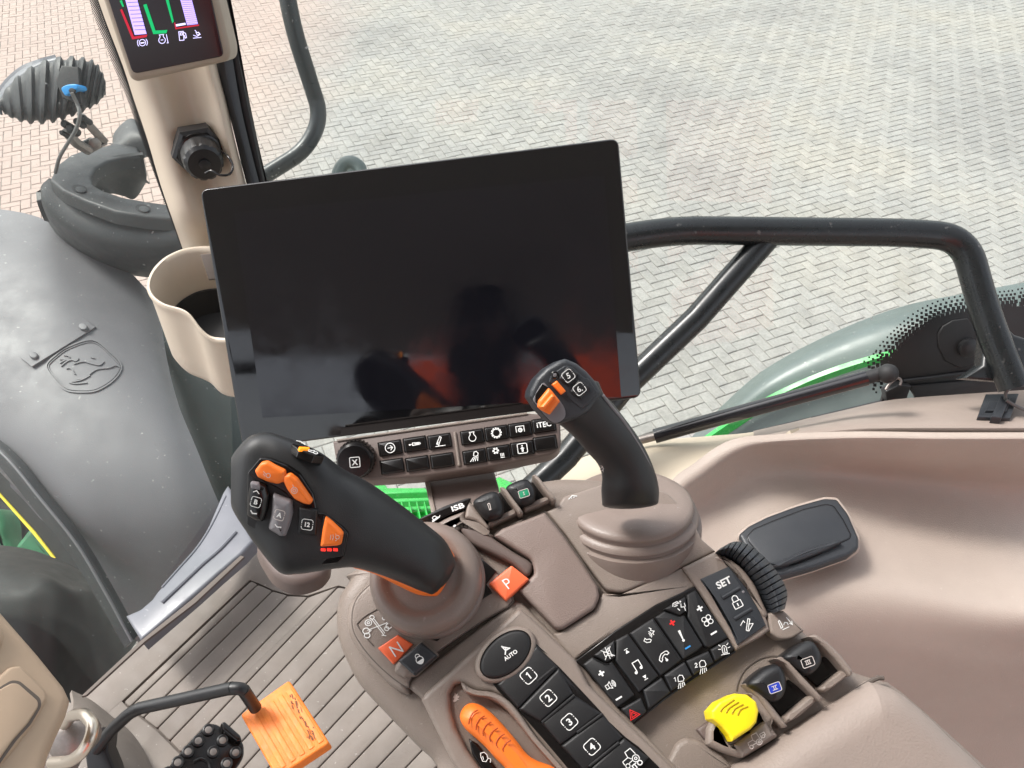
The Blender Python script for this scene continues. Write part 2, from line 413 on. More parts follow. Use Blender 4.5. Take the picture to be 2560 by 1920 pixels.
def text_mesh(s, bold=0):
    key = (s, bold)
    if key in _fc: return _fc[key]
    cu = bpy.data.curves.new('t', 'FONT'); cu.body = s; cu.align_x = 'CENTER'; cu.size = 1; cu.resolution_u = 3; cu.offset = bold
    o = bpy.data.objects.new('t', cu); COL.objects.link(o); dg = bpy.context.evaluated_depsgraph_get()
    me = bpy.data.meshes.new_from_object(o.evaluated_get(dg)); V = [(v.co.x, v.co.y) for v in me.vertices]; Fc = [list(p.vertices) for p in me.polygons]
    bpy.data.objects.remove(o); bpy.data.curves.remove(cu); bpy.data.meshes.remove(me)
    ys = [v[1] for v in V]; xs = [v[0] for v in V]; cy = (max(ys) + min(ys)) / 2; cx = (max(xs) + min(xs)) / 2; hh = (max(ys) - min(ys)) / 2
    V = [((x - cx) / hh, (y - cy) / hh) for x, y in V]; _fc[key] = (V, Fc); return _fc[key]
def text(name, s, fr, pl, m, parent, h=.0004, bold=.02):
    V, Fc = text_mesh(s, bold); return mk(name, [pl.hit(fmap(fr, p), h) for p in V], Fc, m, parent, smooth=0)
def dashbox(r=.42):   # dashed rounded square
    P = rrect(1, 1, r); n = len(P); q = n // 4
    # order: corners BL, BR, TR, TL each 6 points
    c = [P[i * 6:(i + 1) * 6] for i in range(4)]; o = []
    o.append(('s', [c[1][-1]] + [(1, -.1)])); o.append(('s', [(1, .1), (1, .25)])) ; o.append(('s', [(1, .42)] + c[2] + c[3] + [(-1, .1)]))
    o.append(('s', [(-1, -.05), (-1, -.2)])); o.append(('s', [(-1, -.38)] + c[0] + c[1])); return o
def gearpts(r0, r1, k, cx=0, cy=0):
    o = []
    for i in range(k):
        a = 360 / k * i
        for rr, da in ((r0, -.25), (r1, -.17), (r1, .17), (r0, .25)): t = R(a + da * 360 / k); o.append((cx + rr * math.cos(t), cy + rr * math.sin(t)))
    return o
SY = {
 'goto': [('c', circ(0, 0, 1, 24)), ('s', [(-.55, 0), (.5, 0)]), ('s', [(.05, .5), (.55, 0), (.05, -.5)])],
 'cyl': [('s', [(-1.6, -.05), (-.7, 0)]), ('c', circ(-1.5, -.05, .15, 8)), ('c', [(-.7, -.35), (1.2, -.25), (1.5, 0), (1.2, .25), (-.7, .35)]), ('s', [(-.2, 0), (1.1, 0)])],
 'hitch': [('c', [(-.7, -.5), (-.3, -.8), (.45, .75), (.15, .95)]), ('s', [(-1.0, -1), (1.1, -1)]), ('s', [(-.7, -.6), (-.3, -.2)])],
 'engine': [('c', circ(0, -.25, .75, 18, 125, 415) + [(.35, .7), (.5, 1), (-.5, 1), (-.35, .7)])],
 'gear': [('c', gearpts(.85, 1.15, 12))],
 'pto': [('s', [(-1, -.7), (-1, .8), (1, .8), (1, -.7)]), ('c', gearpts(.35, .5, 8, 0, -.15)), ('s', [(0, .2), (0, -.3)])],
 'lamp': [('c', [(-.2, .2), (.0, .9), (.5, 1), (.85, .6), (.7, .1), (.2, .0)]), ('s', [(-.2, -.1), (-1, -1)]), ('s', [(.1, -.1), (-.5, -1)]), ('s', [(.4, -.1), (.0, -1)]), ('s', [(.7, -.1), (.5, -1)])],
 'climate': [('c', gearpts(.34, .62, 6, -.55, .45)), ('s', [(.4, -.2), (.4, -.9)]), ('s', [(.7, -.2), (.7, -.9)]), ('s', [(1, -.2), (1, -.9)]), ('s', [(.3, -1.1), (1.15, -1.1)])],
 'person': [('c', rrect(1, 1, .35)), ('f', circ(0, .55, .17, 10)), ('f', [(-.5, -.05), (0, .35), (.5, -.05), (.2, -.05), (.2, -.7), (-.2, -.7), (-.2, -.05)])],
 'lock': [('c', rrect(.62, .5, .1)), ('s', [(-.4, .55), (-.4, .95)] + circ(0, .95, .4, 8, 180, 0) + [(.4, .55)]), ('f', [(-.1, .2), (.1, .2), (.08, -.28), (-.08, -.28)])],
 'padlock': [('f', [(-.65, -.2), (.65, -.2), (.55, -.75), (.2, -1), (-.2, -1), (-.55, -.75)]), ('c', circ(0, -.15, .72, 14)), ('s', [(-.42, .4), (-.42, .7)] + circ(0, .7, .42, 8, 180, 0) + [(.42, .4)])],
 'zig': [('s', [(-1, .4), (-.3, .9), (-.2, .5)]), ('c', [(.45, .9), (.7, .7), (-.3, -.8), (-.5, -.6)]), ('s', [(-.2, -.9), (.9, -.1)]), ('s', [(.9, -.1), (.2, .1)])],
 'music': [('s', [(-.5, -.75), (-.5, .9), (.65, .9), (.65, -.4)]), ('f', circ(-.72, -.8, .26, 10)), ('f', circ(.43, -.48, .26, 10))],
 'next': [('f', [(-.6, -.55), (.6, -.55), (0, .55)]), ('s', [(-.6, .7), (.6, .7)])],
 'prev': [('f', [(-.6, .55), (.6, .55), (0, -.55)]), ('s', [(-.6, -.7), (.6, -.7)])],
 'mute': [('c', [(-.6, -.4), (-.2, -.3), (.5, -.8), (.5, .8), (-.2, .3), (-.6, .4)]), ('s', [(-.9, .9), (.9, -.9)]), ('s', [(-.9, -.9), (.9, .9)]), ('s', [(0, -1.1), (0, 1.1)])],
 'speaker': [('c', [(-.9, -.4), (-.3, -.4), (.15, -.7), (.15, .7), (-.3, .4), (-.9, .4)]), ('s', [(-.35, -.4), (-.35, .4)]), ('s', circ(.1, 0, .45, 6, -50, 50)), ('s', circ(.1, 0, .7, 6, -50, 50)), ('s', circ(.1, 0, .95, 6, -50, 50))],
 'phone': [('c', [(-.8, -.6), (-.45, -.9), (-.2, -.55), (-.3, -.3), (-.25, .2), (.1, .6), (.5, .5), (.8, .8), (.45, 1.05), (.1, 1), (-.55, .5), (-.75, .0)])],
 'phonedot': [('c', [(-.9, -.6), (-.5, -.9), (-.3, -.55), (-.4, -.3), (-.2, .2), (.1, .5), (.5, .4), (.8, .7), (.45, 1.05), (.1, 1), (-.6, .5), (-.8, .0)]), ('f', circ(.45, -.55, .24, 10)), ('s', [(.45, -.55), (.15, -.1)])],
 'voice': [('c', [(-.9, -.5), (-.6, -.85), (-.1, -.95), (.1, -.7), (-.1, -.5), (-.5, -.45), (-.65, -.2)]), ('s', circ(-.1, .0, .3, 5, -40, 60)), ('s', circ(-.2, .0, .6, 5, -40, 60)), ('s', [(.35, 1), (.6, .75), (.45, .55), (.9, .3), (.6, .1), (.7, -.2)])],
 'vent': [('s', [(-1, .2), (-.9, .7), (-.2, .9), (.1, .5)]), ('s', [(-.8, .2), (-.2, .3)]), ('s', [(-.7, .5), (-.1, .6)]), ('f', circ(.3, .8, .16, 8)), ('s', [(.35, .5), (.3, -.1), (.8, -.1), (.9, -.8)]), ('s', [(.9, .5), (1, -.1)]), ('s', [(-.3, -.2), (0, -.6)])],
 'fan': [('c', circ(.42, .42, .40, 12)), ('c', circ(-.42, .42, .40, 12)), ('c', circ(.42, -.42, .40, 12)), ('c', circ(-.42, -.42, .40, 12)), ('f', circ(0, 0, .14, 8))],
 'plus': [('f', [(-.25, -.9), (.25, -.9), (.25, -.25), (.9, -.25), (.9, .25), (.25, .25), (.25, .9), (-.25, .9), (-.25, .25), (-.9, .25), (-.9, -.25), (-.25, -.25)])],
 'minus': [('f', [(-.95, -.25), (.95, -.25), (.95, .25), (-.95, .25)])],
 'bar': [('f', [(-.10, -1.1), (.10, -1.1), (.24, .9), (-.24, .9)]), ('f', circ(0, -1.2, .26, 10))],
 'beacon': [('c', [(-.35, -.6), (-.35, .3), (-.15, .6), (.15, .6), (.35, .3), (.35, -.6)]), ('s', [(-.7, -.8), (.7, -.8)]), ('s', [(-.55, .1), (-1, .2)]), ('s', [(.55, .1), (1, .2)]), ('s', [(-.5, .6), (-.8, .9)]), ('s', [(.5, .6), (.8, .9)]), ('s', [(0, -.5), (0, .3)])],
 'work': [('c', [(-.1, .0), (-.05, .7), (.3, 1), (.75, .85), (.9, .3), (.7, -.05)]), ('s', [(.0, -.25), (-.35, -1.1)]), ('s', [(.25, -.25), (.05, -1.1)]), ('s', [(.5, -.25), (.45, -1.0)]), ('s', [(.75, -.25), (.8, -.8)]), ('s', [(-.7, .65), (-.5, .75), (-.5, .1)])],
 'work2': [('c', [(-.1, .0), (-.05, .7), (.3, 1), (.75, .85), (.9, .3), (.7, -.05)]), ('s', [(.0, -.25), (-.35, -1.1)]), ('s', [(.25, -.25), (.05, -1.1)]), ('s', [(.5, -.25), (.45, -1.0)]), ('s', [(.75, -.25), (.8, -.8)]), ('s', [(-.85, .6), (-.6, .75), (-.45, .55), (-.85, .1), (-.45, .1)])],
 'hazard': [('c', [(0, 1), (-.95, -.7), (.95, -.7)]), ('c', [(0, .45), (-.48, -.43), (.48, -.43)])],
 'auto': [('f', [(-.95, .85), (.9, .65), (.55, .42), (-.55, .55)]), ('s', [(-.95, .85), (0, .0), (.0, -.9)]), ('s', [(.9, .65), (0, .0)]), ('s', [(0, .6), (0, .1)])],
 'tractor': [('c', circ(.55, -.45, .42, 14)), ('c', circ(.55, -.45, .16, 8)), ('c', circ(-.75, -.6, .26, 12)), ('s', [(.15, -.4), (-.45, -.45)]), ('s', [(-1, -.3), (-.95, .15), (-.15, .2), (-.05, .9), (.75, .9), (.85, .0)]), ('s', [(-.15, .2), (.1, -.2)])],
 'rabbit': [('f', [(-.8, -.5), (-.4, -.2), (-.6, .2), (-.2, .5), (.0, .95), (.2, .5), (.55, .7), (.3, .25), (.7, .1), (.5, -.2), (.2, -.2), (.5, -.7), (.1, -.55), (-.2, -.8), (-.7, -.8)])],
 'pump': [('c', [(-.4, .8), (.2, .8), (.5, .3), (.5, -.3), (.1, -.7), (-.4, -.5), (-.5, .2)]), ('s', [(.5, -.2), (.9, -.5), (.7, -1)]), ('s', [(-.2, .3), (-.2, -.3)])],
 'lowlift': [('c', [(-.75, .9), (-.5, 1), (-.45, -.2), (-.8, -.3)]), ('s', [(-.7, -.6), (.5, -.6)]), ('s', [(-.2, .0), (.1, .35), (.5, .1), (.45, -.3)]), ('s', [(.7, 1), (1.1, -.5)]), ('s', [(.75, -.1), (1.1, -.5), (1.25, .1)])],
 'clover': [('s', [(-.9, -.3), (.9, .3)]), ('s', [(-.5, .9), (.5, -.9)]), ('s', [(-.3, .9), (.6, -.75)]), ('c', circ(-.75, .45, .3, 10)), ('c', circ(-.75, .45, .12, 6)), ('c', circ(-1, -.35, .3, 10)), ('c', circ(-.95, -.8, .25, 10)), ('c', circ(-.4, .95, .2, 8)), ('c', circ(1, -.05, .26, 10)), ('c', circ(.8, -.3, .2, 8)), ('c', circ(.65, .75, .16, 8)), ('s', [(-.9, -.6), (-.55, -.3)]), ('s', [(.3, -.9), (.7, -1)])],
 'trailer': [('c', circ(.2, .45, .42, 12)), ('s', [(-1.4, -.7), (-.3, -.3), (1.3, .2), (1.4, .5)]), ('c', [(-.4, -.1), (.9, .25), (1.1, .0), (-.2, -.35)]), ('f', circ(-1.4, -.7, .18, 8))],
 'halfc': [('s', [(-.8, .1), (0, .6), (.8, .1)])], 'halfd': [('s', [(-.8, .4), (-.2, -.2), (.7, .0)])],
 'one': [('f', [(-.05, -1), (.32, -1), (.32, 1), (.02, 1), (-.45, .62), (-.28, .38), (-.05, .52)])],
 'slot': [('c', [(-.25, -.9), (.15, -.9), (.3, .8), (.0, .95), (-.25, .8)])],
}

# ================================================================ GROUND
GZ = 0.0
def ground():
    yaw = R(24); L_ = .2; ca, sa = math.cos(yaw), math.sin(yaw); mb = MB(); g = .0022; rr = random.Random(3)
    U = .070
    for x in range(-134, 138):
        for y in range(-134, 138):
            d = (x - y) % 4
            if d == 0: w, h = 2, 1
            elif d == 3: w, h = 1, 2
            else: continue
            cx, cy = (x + w / 2) * U, (y + h / 2) * U; X, Y = cx * ca - cy * sa, cx * sa + cy * ca; X += 0.6; Y += 4.2
            s = at_depth_test(X, Y)
            if not s: continue
            tx, ty, dz = rr.uniform(-.012, .012), rr.uniform(-.012, .012), rr.uniform(-.0018, .0018); V = []
            hw, hh = w * U / 2 - g, h * U / 2 - g; jr = rr.uniform(-.008, .008); cj, sj = math.cos(yaw + jr), math.sin(yaw + jr)
            for (q, z) in ((0, -.02), (0, -.003), (.004, 0)):
                for sx, sy in ((-1, -1), (1, -1), (1, 1), (-1, 1)):
                    px, py = sx * (hw - q), sy * (hh - q); V.append((X + px * cj - py * sj, Y + px * sj + py * cj, GZ + z + dz + px * tx + py * ty))
            mb.add(V, [[8, 9, 10, 11]] + [[a + i, a + (i + 1) % 4, a + 4 + (i + 1) % 4, a + 4 + i] for a in (0, 4) for i in range(4)])
    m = bpy.data.materials.new('concrete_pavers'); m.use_nodes = True; nt = m.node_tree; b = nt.nodes['Principled BSDF']; b.inputs['Roughness'].default_value = .8
    geo = nt.nodes.new('ShaderNodeNewGeometry'); tc = nt.nodes.new('ShaderNodeTexCoord')
    def ramp(src, stops):
        r = nt.nodes.new('ShaderNodeValToRGB'); e = r.color_ramp.elements
        while len(e) < len(stops): e.new(.5)
        for k, (p, c) in enumerate(stops): e[k].position = p; e[k].color = (*c, 1)
        nt.links.new(src, r.inputs[0]); return r.outputs[0]
    def noise(s, d=4, r=.6):
        n = nt.nodes.new('ShaderNodeTexNoise'); n.inputs['Scale'].default_value = s; n.inputs['Detail'].default_value = d; n.inputs['Roughness'].default_value = r
        nt.links.new(tc.outputs['Object'], n.inputs['Vector']); return n.outputs['Fac']
    def mix(a, b_, f=1, t='MULTIPLY'):
        x = nt.nodes.new('ShaderNodeMix'); x.data_type = 'RGBA'; x.blend_type = t
        if isinstance(f, (int, float)): x.inputs[0].default_value = f
        else: nt.links.new(f, x.inputs[0])
        nt.links.new(a, x.inputs[6]); nt.links.new(b_, x.inputs[7]); return x.outputs[2]
    base = ramp(geo.outputs['Random Per Island'], [(0, (.325, .315, .295)), (.35, (.340, .332, .315)), (.7, (.350, .343, .327)), (1, (.368, .356, .336))])
    patch_ = ramp(noise(.55, 3), [(.36, (.84, .84, .84)), (.5, (.98, .98, .97)), (.64, (1.06, 1.03, .97))])
    grit = ramp(noise(55, 5, .75), [(.3, (.80, .80, .80)), (.5, (1, 1, 1)), (.68, (1.12, 1.12, 1.12))])
    c = mix(mix(base, patch_), grit)
    blot = ramp(noise(9, 5, .7), [(.35, (.86, .86, .86)), (.62, (1.06, 1.06, 1.05))]); c = mix(c, blot)
    red = nt.nodes.new('ShaderNodeRGB'); red.outputs[0].default_value = (.52, .36, .30, 1)
    # reddish pavers laid on the left part of the yard
    sx = nt.nodes.new('ShaderNodeSeparateXYZ'); nt.links.new(tc.outputs['Object'], sx.inputs[0])
    ad = nt.nodes.new('ShaderNodeMath'); ad.operation = 'MULTIPLY_ADD'; ad.inputs[1].default_value = .6; nt.links.new(noise(1.2, 2), ad.inputs[0]); nt.links.new(sx.outputs[0], ad.inputs[2])
    mr = nt.nodes.new('ShaderNodeMapRange'); mr.inputs[1].default_value = -1.2; mr.inputs[2].default_value = -2.2; mr.inputs[3].default_value = 0; mr.inputs[4].default_value = .55
    nt.links.new(ad.outputs[0], mr.inputs[0]); c = mix(c, red.outputs[0], mr.outputs[0], 'MIX')
    nt.links.new(c, b.inputs['Base Color'])
    bp = nt.nodes.new('ShaderNodeBump'); bp.inputs['Strength'].default_value = .5; bp.inputs['Distance'].default_value = .003; nt.links.new(noise(70, 4, .7), bp.inputs['Height']); nt.links.new(bp.outputs[0], b.inputs['Normal'])
    o = mb.build('block_paving', m, None, smooth=0); tag(o, 'pale grey herringbone block paving of the yard', None, kind='structure')
    s = .5; bed = mat('joint_sand', (.26, .25, .23), .95, .6, 90, var=.25, vscale=3)
    gr = mk('ground', [(-200, -200, GZ - .006), (200, -200, GZ - .006), (200, 300, GZ - .006), (-200, 300, GZ - .006)], [[0, 1, 2, 3]], bed); tag(gr, 'sandy ground under the paving joints', None, kind='structure')
def at_depth_test(X, Y):
    v = Vector((X, Y, 0)) - CAM; d = v.dot(FWD)
    if d < .5: return False
    u, w = v.dot(RGT) / d, v.dot(DWN) / d
    return -.86 < u < .86 and -.72 < w < .35
ground()

# ================================================================ WINDOWS OF THE CAB
PWS = P3(((1500, -200), .92), ((2560, -200), .92), ((1500, 1100), 1.17))
t = thing('side_window', 'large clear side window of the cab right of the corner pillar', 'window', at((1500, 300), 1.2))
prism('pane', ms(D, [(480, -120), (2300, -120), (2300, 760), (1900, 790), (1640, 905), (1380, 955), (1100, 1090), (780, 1115), (560, 900)]), PWS, M['glass'], t, 0, -.003, 0, smooth=0)
blk = ms(L, [(1478, 905), (1500, 850), (1545, 790), (1600, 735), (1660, 680), (1720, 640), (1780, 612), (1850, 592), (1920, 582), (2000, 572), (2300, 545), (2300, 1010), (1650, 1040), (1600, 965), (1540, 1000)])
prism('painted_border', blk, PWS, M['black'], t, .0035, .0005, 0, smooth=0)
mb = MB(); curve = [Vector(p) for p in sp2(ms(L, [(1478, 905), (1500, 850), (1545, 790), (1600, 735), (1660, 680), (1720, 640), (1780, 612), (1850, 592), (1920, 582), (2000, 572), (2150, 558), (2300, 545)]), 14)[:154]]
acc = 0; last = curve[0]; kk = 0
for p in curve[1:]:
    acc += (p - last).length
    if acc > 10.5:
        acc = 0; kk += 1; tdir = (p - last).normalized(); nn = Vector((tdir.y, -tdir.x))
        for r_ in range(5):
            q = p + nn * (3 + r_ * 9.3) + tdir * (5 * (r_ % 2)); sz = [5.4, 4.7, 3.9, 3.0, 2.2][r_]
            mb.add([PWS.hit((q.x + a * sz, q.y + b * sz), .0036) for a, b in ((-1, -1), (1, -1), (1, 1), (-1, 1))], [[0, 1, 2, 3]])
    last = p
o = mb.build('dotted_border', M['black'], t, smooth=0); o['kind'] = 'stuff'
prism('hinge_plate', ms(L, [(1765, 700), (1790, 660), (1840, 630), (1920, 618), (1960, 680), (1990, 760), (1960, 850), (1880, 880), (1800, 840), (1768, 770)]), PWS, M['rubber'], t, .006, .003, .002)
revolve('hinge_bolt', PWS.hit(L(1915, 768), .006), PWS.n, [(.014, 0), (.014, .006), (.011, .008), (.005, .009)], M['black'], t, n=18)
tube('seal', [PWS.hit(L(*p), .006) for p in ((1580, 945), (1750, 925), (1900, 905), (2060, 900))], .003, M['black'], t)
prism('lower_seal', ms(L, [(1620, 970), (1900, 945), (2320, 905), (2320, 1015), (1650, 1042)]), PWS, M['rubber'], t, .008, .002, .002)
prism('trim_edge', ms(L, [(805, 1212), (1470, 1052), (1490, 985), (1500, 985), (1482, 1062), (812, 1220)]), PWS, M['black'], t, .006, 0, .0005)
prism('catch', ms(L, [(1490, 1000), (1560, 965), (1625, 970), (1600, 1045), (1500, 1058)]), PWS, M['black'], t, .02, .004, .002)

PFW = P3((A(600, 0), .84), (A(1140, 1560), 1.02), ((-200, 700), 1.12))
t = thing('front_window', 'front window pane left of the corner pillar, dotted along its right edge', 'window', at((150, 500), 1.1))
prism('pane', [A(640, -200), A(780, 480), A(990, 1050), A(1150, 1600), C_(1990, 0), C_(2010, 700), C_(1350, 1659), E(862, 495), E(500, 838), E(250, 1000), D(-120, 1650), D(-120, -120), A(560, -300)], PFW, M['glass'], t, 0, -.003, 0, smooth=0)
edge = [A(545, -20), A(590, 130), A(640, 250), A(700, 410), A(780, 600), A(850, 800), A(920, 990), A(990, 1180), A(1045, 1330), A(1100, 1480), A(1130, 1570)]
edge2 = [A(600, -20), A(650, 130), A(700, 260), A(760, 430), A(830, 620), A(890, 800), A(955, 990), A(1020, 1180), A(1075, 1330), A(1120, 1480), A(1145, 1570)]
E1 = [Vector(p[:2]) for p in spline([(a[0], a[1], 0) for a in edge], 6)]; E2 = [Vector(p[:2]) for p in spline([(a[0], a[1], 0) for a in edge2], 6)]
mb = MB(); n = len(E1)
for i in range(n - 1):
    mb.add([PFW.hit(q, .004) for q in (E1[i] * .2 + E2[i] * .8, E2[i] + Vector((18, 0)), E2[i + 1] + Vector((18, 0)), E1[i + 1] * .2 + E2[i + 1] * .8)], [[0, 1, 2, 3]])
mb.build('painted_border', M['black'], t, smooth=0)
mb = MB(); y = -10.
while y < 640:
    for c in range(8):
        yy = y + (2.4 if c % 2 else 0)
        i = min(range(n), key=lambda k: abs(E1[k].y - yy)); f = c / 8 * .82; q = E1[i] * (1 - f) + E2[i] * f + Vector(((yy - E1[i].y) * .38, 0)); sz = 1.15 + .12 * c
        mb.add([PFW.hit((q.x + a * sz, yy + b * sz), .0045) for a, b in ((-1, -1), (1, -1), (1, 1), (-1, 1))], [[0, 1, 2, 3]])
    y += 4.8
o = mb.build('dotted_border', M['black'], t, smooth=0); o['kind'] = 'stuff'

# ================================================================ OUTSIDE: TUBES, FENDERS, LAMP
t = thing('mirror_arm', 'dark grey bent tube arm outside, right of the corner pillar near the top', 'tube arm', at(A(1900, 500), 1.35))
tube('tube', bendpts([at(A(1740, -160), 1.30), at(A(1800, 170), 1.33), at(A(1975, 720), 1.42), at(A(1880, 920), 1.42), at(A(1560, 1120), 1.40)], .07),   .0148, M['tube2'], t, n=20, sm=2)
t = thing('tube_elbow', 'small grey-blue curved tube end peeking over the top edge of the big monitor', 'tube', at(N(715, 230), 1.5))
tube('elbow', [at(N(*p), 1.45) for p in ((662, 300), (664, 240), (690, 200), (725, 192), (757, 212), (768, 250), (770, 300))], .0125, M['palegreen'], t, n=18)
revolve('end_disc', at(N(716, 232), 1.50), -FWD, [(.022, 0), (.022, .004), (.018, .006)], M['palegreen'], t, n=24)

t = thing('grab_rail', 'black bent steel grab rail with a diagonal brace outside the side window', 'rail', at(L(1000, 400), 1.45))
tube('rail', bendpts([at(L(-500, 330), .96), at(L(150, 192), .98), at(L(420, 158), .985), at(L(1590, 170), 1.0), at(L(1900, 195), 1.0), at(L(2010, 600), .99), at(L(2160, 980), .975)], .075), .0182, M['tube'], t, n=28, sm=2)
tube('brace', [at(L(870, 200), 1.0), at(L(500, 620), .995), at(L(110, 990), .99), at(Hh(600, 980), .985), at(Hh(330, 1230), .98), at(Hh(200, 1350), .97)], .0166, M['tube'], t, n=24, sm=1)
prism('foot', ms(L, [(2030, 560), (2090, 600), (2130, 660), (2170, 700), (2300, 740), (2300, 960), (1900, 930), (2000, 860)]), P3((L(2000, 600), .99), (L(2300, 700), .99), (L(2000, 900), .985)), M['tube'], t, 0, -.02, .006)

t = thing('rear_fender', 'large grey-green rear wheel fender with a bright green rim low outside the side window', 'fender', at(L(1500, 900), 2.0))
d0 = 1.9
patch('fender_top', [
    [(L(430, 1290), d0 + .25), (L(600, 1110), d0 + .2), (L(850, 890), d0 + .15), (L(1200, 700), d0 + .1), (L(1560, 560), d0 + .05), (L(1900, 488), d0), (L(2350, 405), d0 - .05)],
    [(L(470, 1300), d0 + .17), (L(640, 1140), d0 + .12), (L(880, 940), d0 + .07), (L(1210, 770), d0 + .02), (L(1560, 640), d0 - .03), (L(1900, 580), d0 - .08), (L(2350, 500), d0 - .1)],
    [(L(500, 1310), d0 + .14), (L(690, 1190), d0 + .1), (L(920, 1030), d0 + .05), (L(1200, 935), d0), (L(1500, 845), d0 - .05), (L(1900, 740), d0 - .1), (L(2350, 660), d0 - .12)]], M['palegreen'], t, thick=.01)
patch('green_rim', [
    [(L(480, 1300), d0 + .10), (L(700, 1150), d0 + .06), (L(930, 1020), d0 + .01), (L(1200, 903), d0 - .04), (L(1500, 812), d0 - .09), (L(1900, 715), d0 - .14)],
    [(L(480, 1350), d0 + .12), (L(715, 1190), d0 + .08), (L(936, 1048), d0 + .03), (L(1200, 932), d0 - .02), (L(1500, 842), d0 - .07), (L(1900, 755), d0 - .12)]], M['jdgreen'], t, thick=.012)
patch('inner_liner', [
    [(L(480, 1310), d0 + .14), (L(715, 1165), d0 + .10), (L(930, 1028), d0 + .05), (L(1200, 912), d0), (L(1500, 822), d0 - .05), (L(1900, 725), d0 - .10)],
    [(L(480, 1460), d0 + .14), (L(720, 1400), d0 + .10), (L(930, 1300), d0 + .05), (L(1200, 1240), d0), (L(1500, 1200), d0 - .05), (L(1900, 1150), d0 - .10)]], M['palegreen'], t, thick=.01)

t = thing('entry_steps', 'bright green ribbed step frame seen outside below the keypad panel', 'steps', at(G(700, 760), 1.9))
PG = P3((G(440, 620), 1.95), (G(940, 620), 1.95), (G(700, 930), 1.75))
prism('step_plate', ms(G, [(380, 632), (560, 632), (600, 690), (900, 690), (960, 960), (700, 960)]), PG, M['jdgreen'], t, 0, -.05, .006)
for k in range(3): prism('rib', ms(G, [(520 + 40 * k, 712 + 66 * k), (960, 700 + 66 * k), (965, 722 + 66 * k), (540 + 40 * k, 738 + 66 * k)]), PG, M['jdgreen'], t, .016, .0, .004)
for k in range(4): prism('slat', ms(G, [(700 + 60 * k, 800), (712 + 60 * k, 800), (745 + 60 * k, 940), (733 + 60 * k, 940)]), PG, M['jdgreen'], t, .024, .0, .003)
prism('side_flange', ms(G, [(1445, 615), (1480, 600), (1600, 655), (1760, 700), (1500, 720)]), PG, M['jdgreen'], t, .01, -.03, .006)

# --- big black front fender with the embossed badge
t = thing('front_fender', 'big smooth dark plastic front fender with embossed leaping deer badge and riveted strip', 'fender', at(D(200, 900), 1.9))
FR = [
 [(-90, 448, 2.15), (0, 452, 2.13), (80, 468, 2.10), (160, 505, 2.08), (250, 562, 2.06), (312, 620, 2.04), (345, 668, 2.03)],
 [(-90, 560, 1.96), (10, 566, 1.94), (100, 590, 1.92), (180, 630, 1.91), (260, 680, 1.90), (322, 730, 1.89), (360, 772, 1.90)],
 [(-90, 700, 1.82), (10, 710, 1.80), (110, 735, 1.78), (200, 770, 1.77), (280, 810, 1.765), (345, 845, 1.77), (385, 872, 1.79)],
 [(-90, 820, 1.74), (30, 850, 1.71), (130, 880, 1.69), (220, 910, 1.68), (300, 935, 1.68), (370, 955, 1.69), (425, 970, 1.72)],
 [(-90, 905, 1.71), (50, 980, 1.66), (150, 1020, 1.635), (240, 1050, 1.63), (320, 1070, 1.635), (400, 1080, 1.65), (470, 1080, 1.69)],
 [(-60, 960, 1.70), (100, 1090, 1.65), (190, 1140, 1.63), (280, 1170, 1.64), (360, 1190, 1.65), (440, 1190, 1.67), (520, 1180, 1.72)],
 [(10, 1030, 1.72), (180, 1190, 1.68), (250, 1270, 1.71), (330, 1320, 1.74), (400, 1340, 1.75), (480, 1330, 1.76), (570, 1290, 1.78)],
 [(60, 1080, 1.74), (240, 1290, 1.76), (300, 1390, 1.82), (380, 1440, 1.85), (450, 1450, 1.85), (530, 1440, 1.86), (620, 1400, 1.86)]]
FV = patch_geo([[(D(a, b), c) for a, b, c in r] for r in FR], 6, 6, .006); mk('fender_shell', *FV, M['fender'], t)
SF = Surf(*FV)
patch('edge_flange', [
 [(D(-60, 908), 1.715), (D(30, 975), 1.66), (D(100, 1060), 1.635), (D(180, 1160), 1.625), (D(240, 1260), 1.62), (D(300, 1370), 1.62)],
 [(D(-60, 925), 1.69), (D(15, 990), 1.64), (D(85, 1075), 1.615), (D(165, 1175), 1.605), (D(225, 1275), 1.60), (D(285, 1385), 1.60)],
 [(D(-60, 950), 1.70), (D(-5, 1003), 1.65), (D(65, 1090), 1.63), (D(145, 1190), 1.62), (D(210, 1295), 1.615), (D(270, 1400), 1.615)]], M['fender2'], t, thick=.006)
tube('edge_bead', [at(D(a, b), c - .012) for a, b, c in ((-60, 925, 1.69), (15, 990, 1.64), (85, 1075, 1.615), (165, 1175, 1.605), (225, 1275, 1.60), (285, 1385, 1.60))], .003, M['fender'], t, n=8)
nf = (SF.hit(D(180, 760)) - SF.hit(D(60, 760))).cross(SF.hit(D(120, 820)) - SF.hit(D(120, 700))).normalized()
PF1 = Plane(SF.hit(D(120, 735)), nf)
dep = lambda q_, o=0: (SF.hit(q_, o) - CAM).dot(FWD)
st_ = [[(lambda q_: (q_, dep(q_, .010)))(B(165 + 555 * u + 110 * v_, 1355 - 345 * u + 83 * v_)) for u in (0, .04, .25, .5, .75, .96, 1)] for v_ in (0, .12, .5, .88, 1)]
patch('riveted_strip', st_, M['fender'], t, thick=.009)
PF2 = Plane(SF.hit(D(140, 735), .004), nf)
for q_ in ((285, 1335), (715, 1090)): prism('rivet', ell(B(*q_), 11, 8, 10, 20), Plane(SF.hit(B(*q_), .010), nf), M['fender'], t, .004, -.006, .002)
bad = sp2(ms(B, [(800, 1215), (950, 1320), (1050, 1440), (985, 1560), (840, 1650), (700, 1665), (570, 1645), (480, 1560), (405, 1440), (480, 1350), (600, 1270)]), 4)
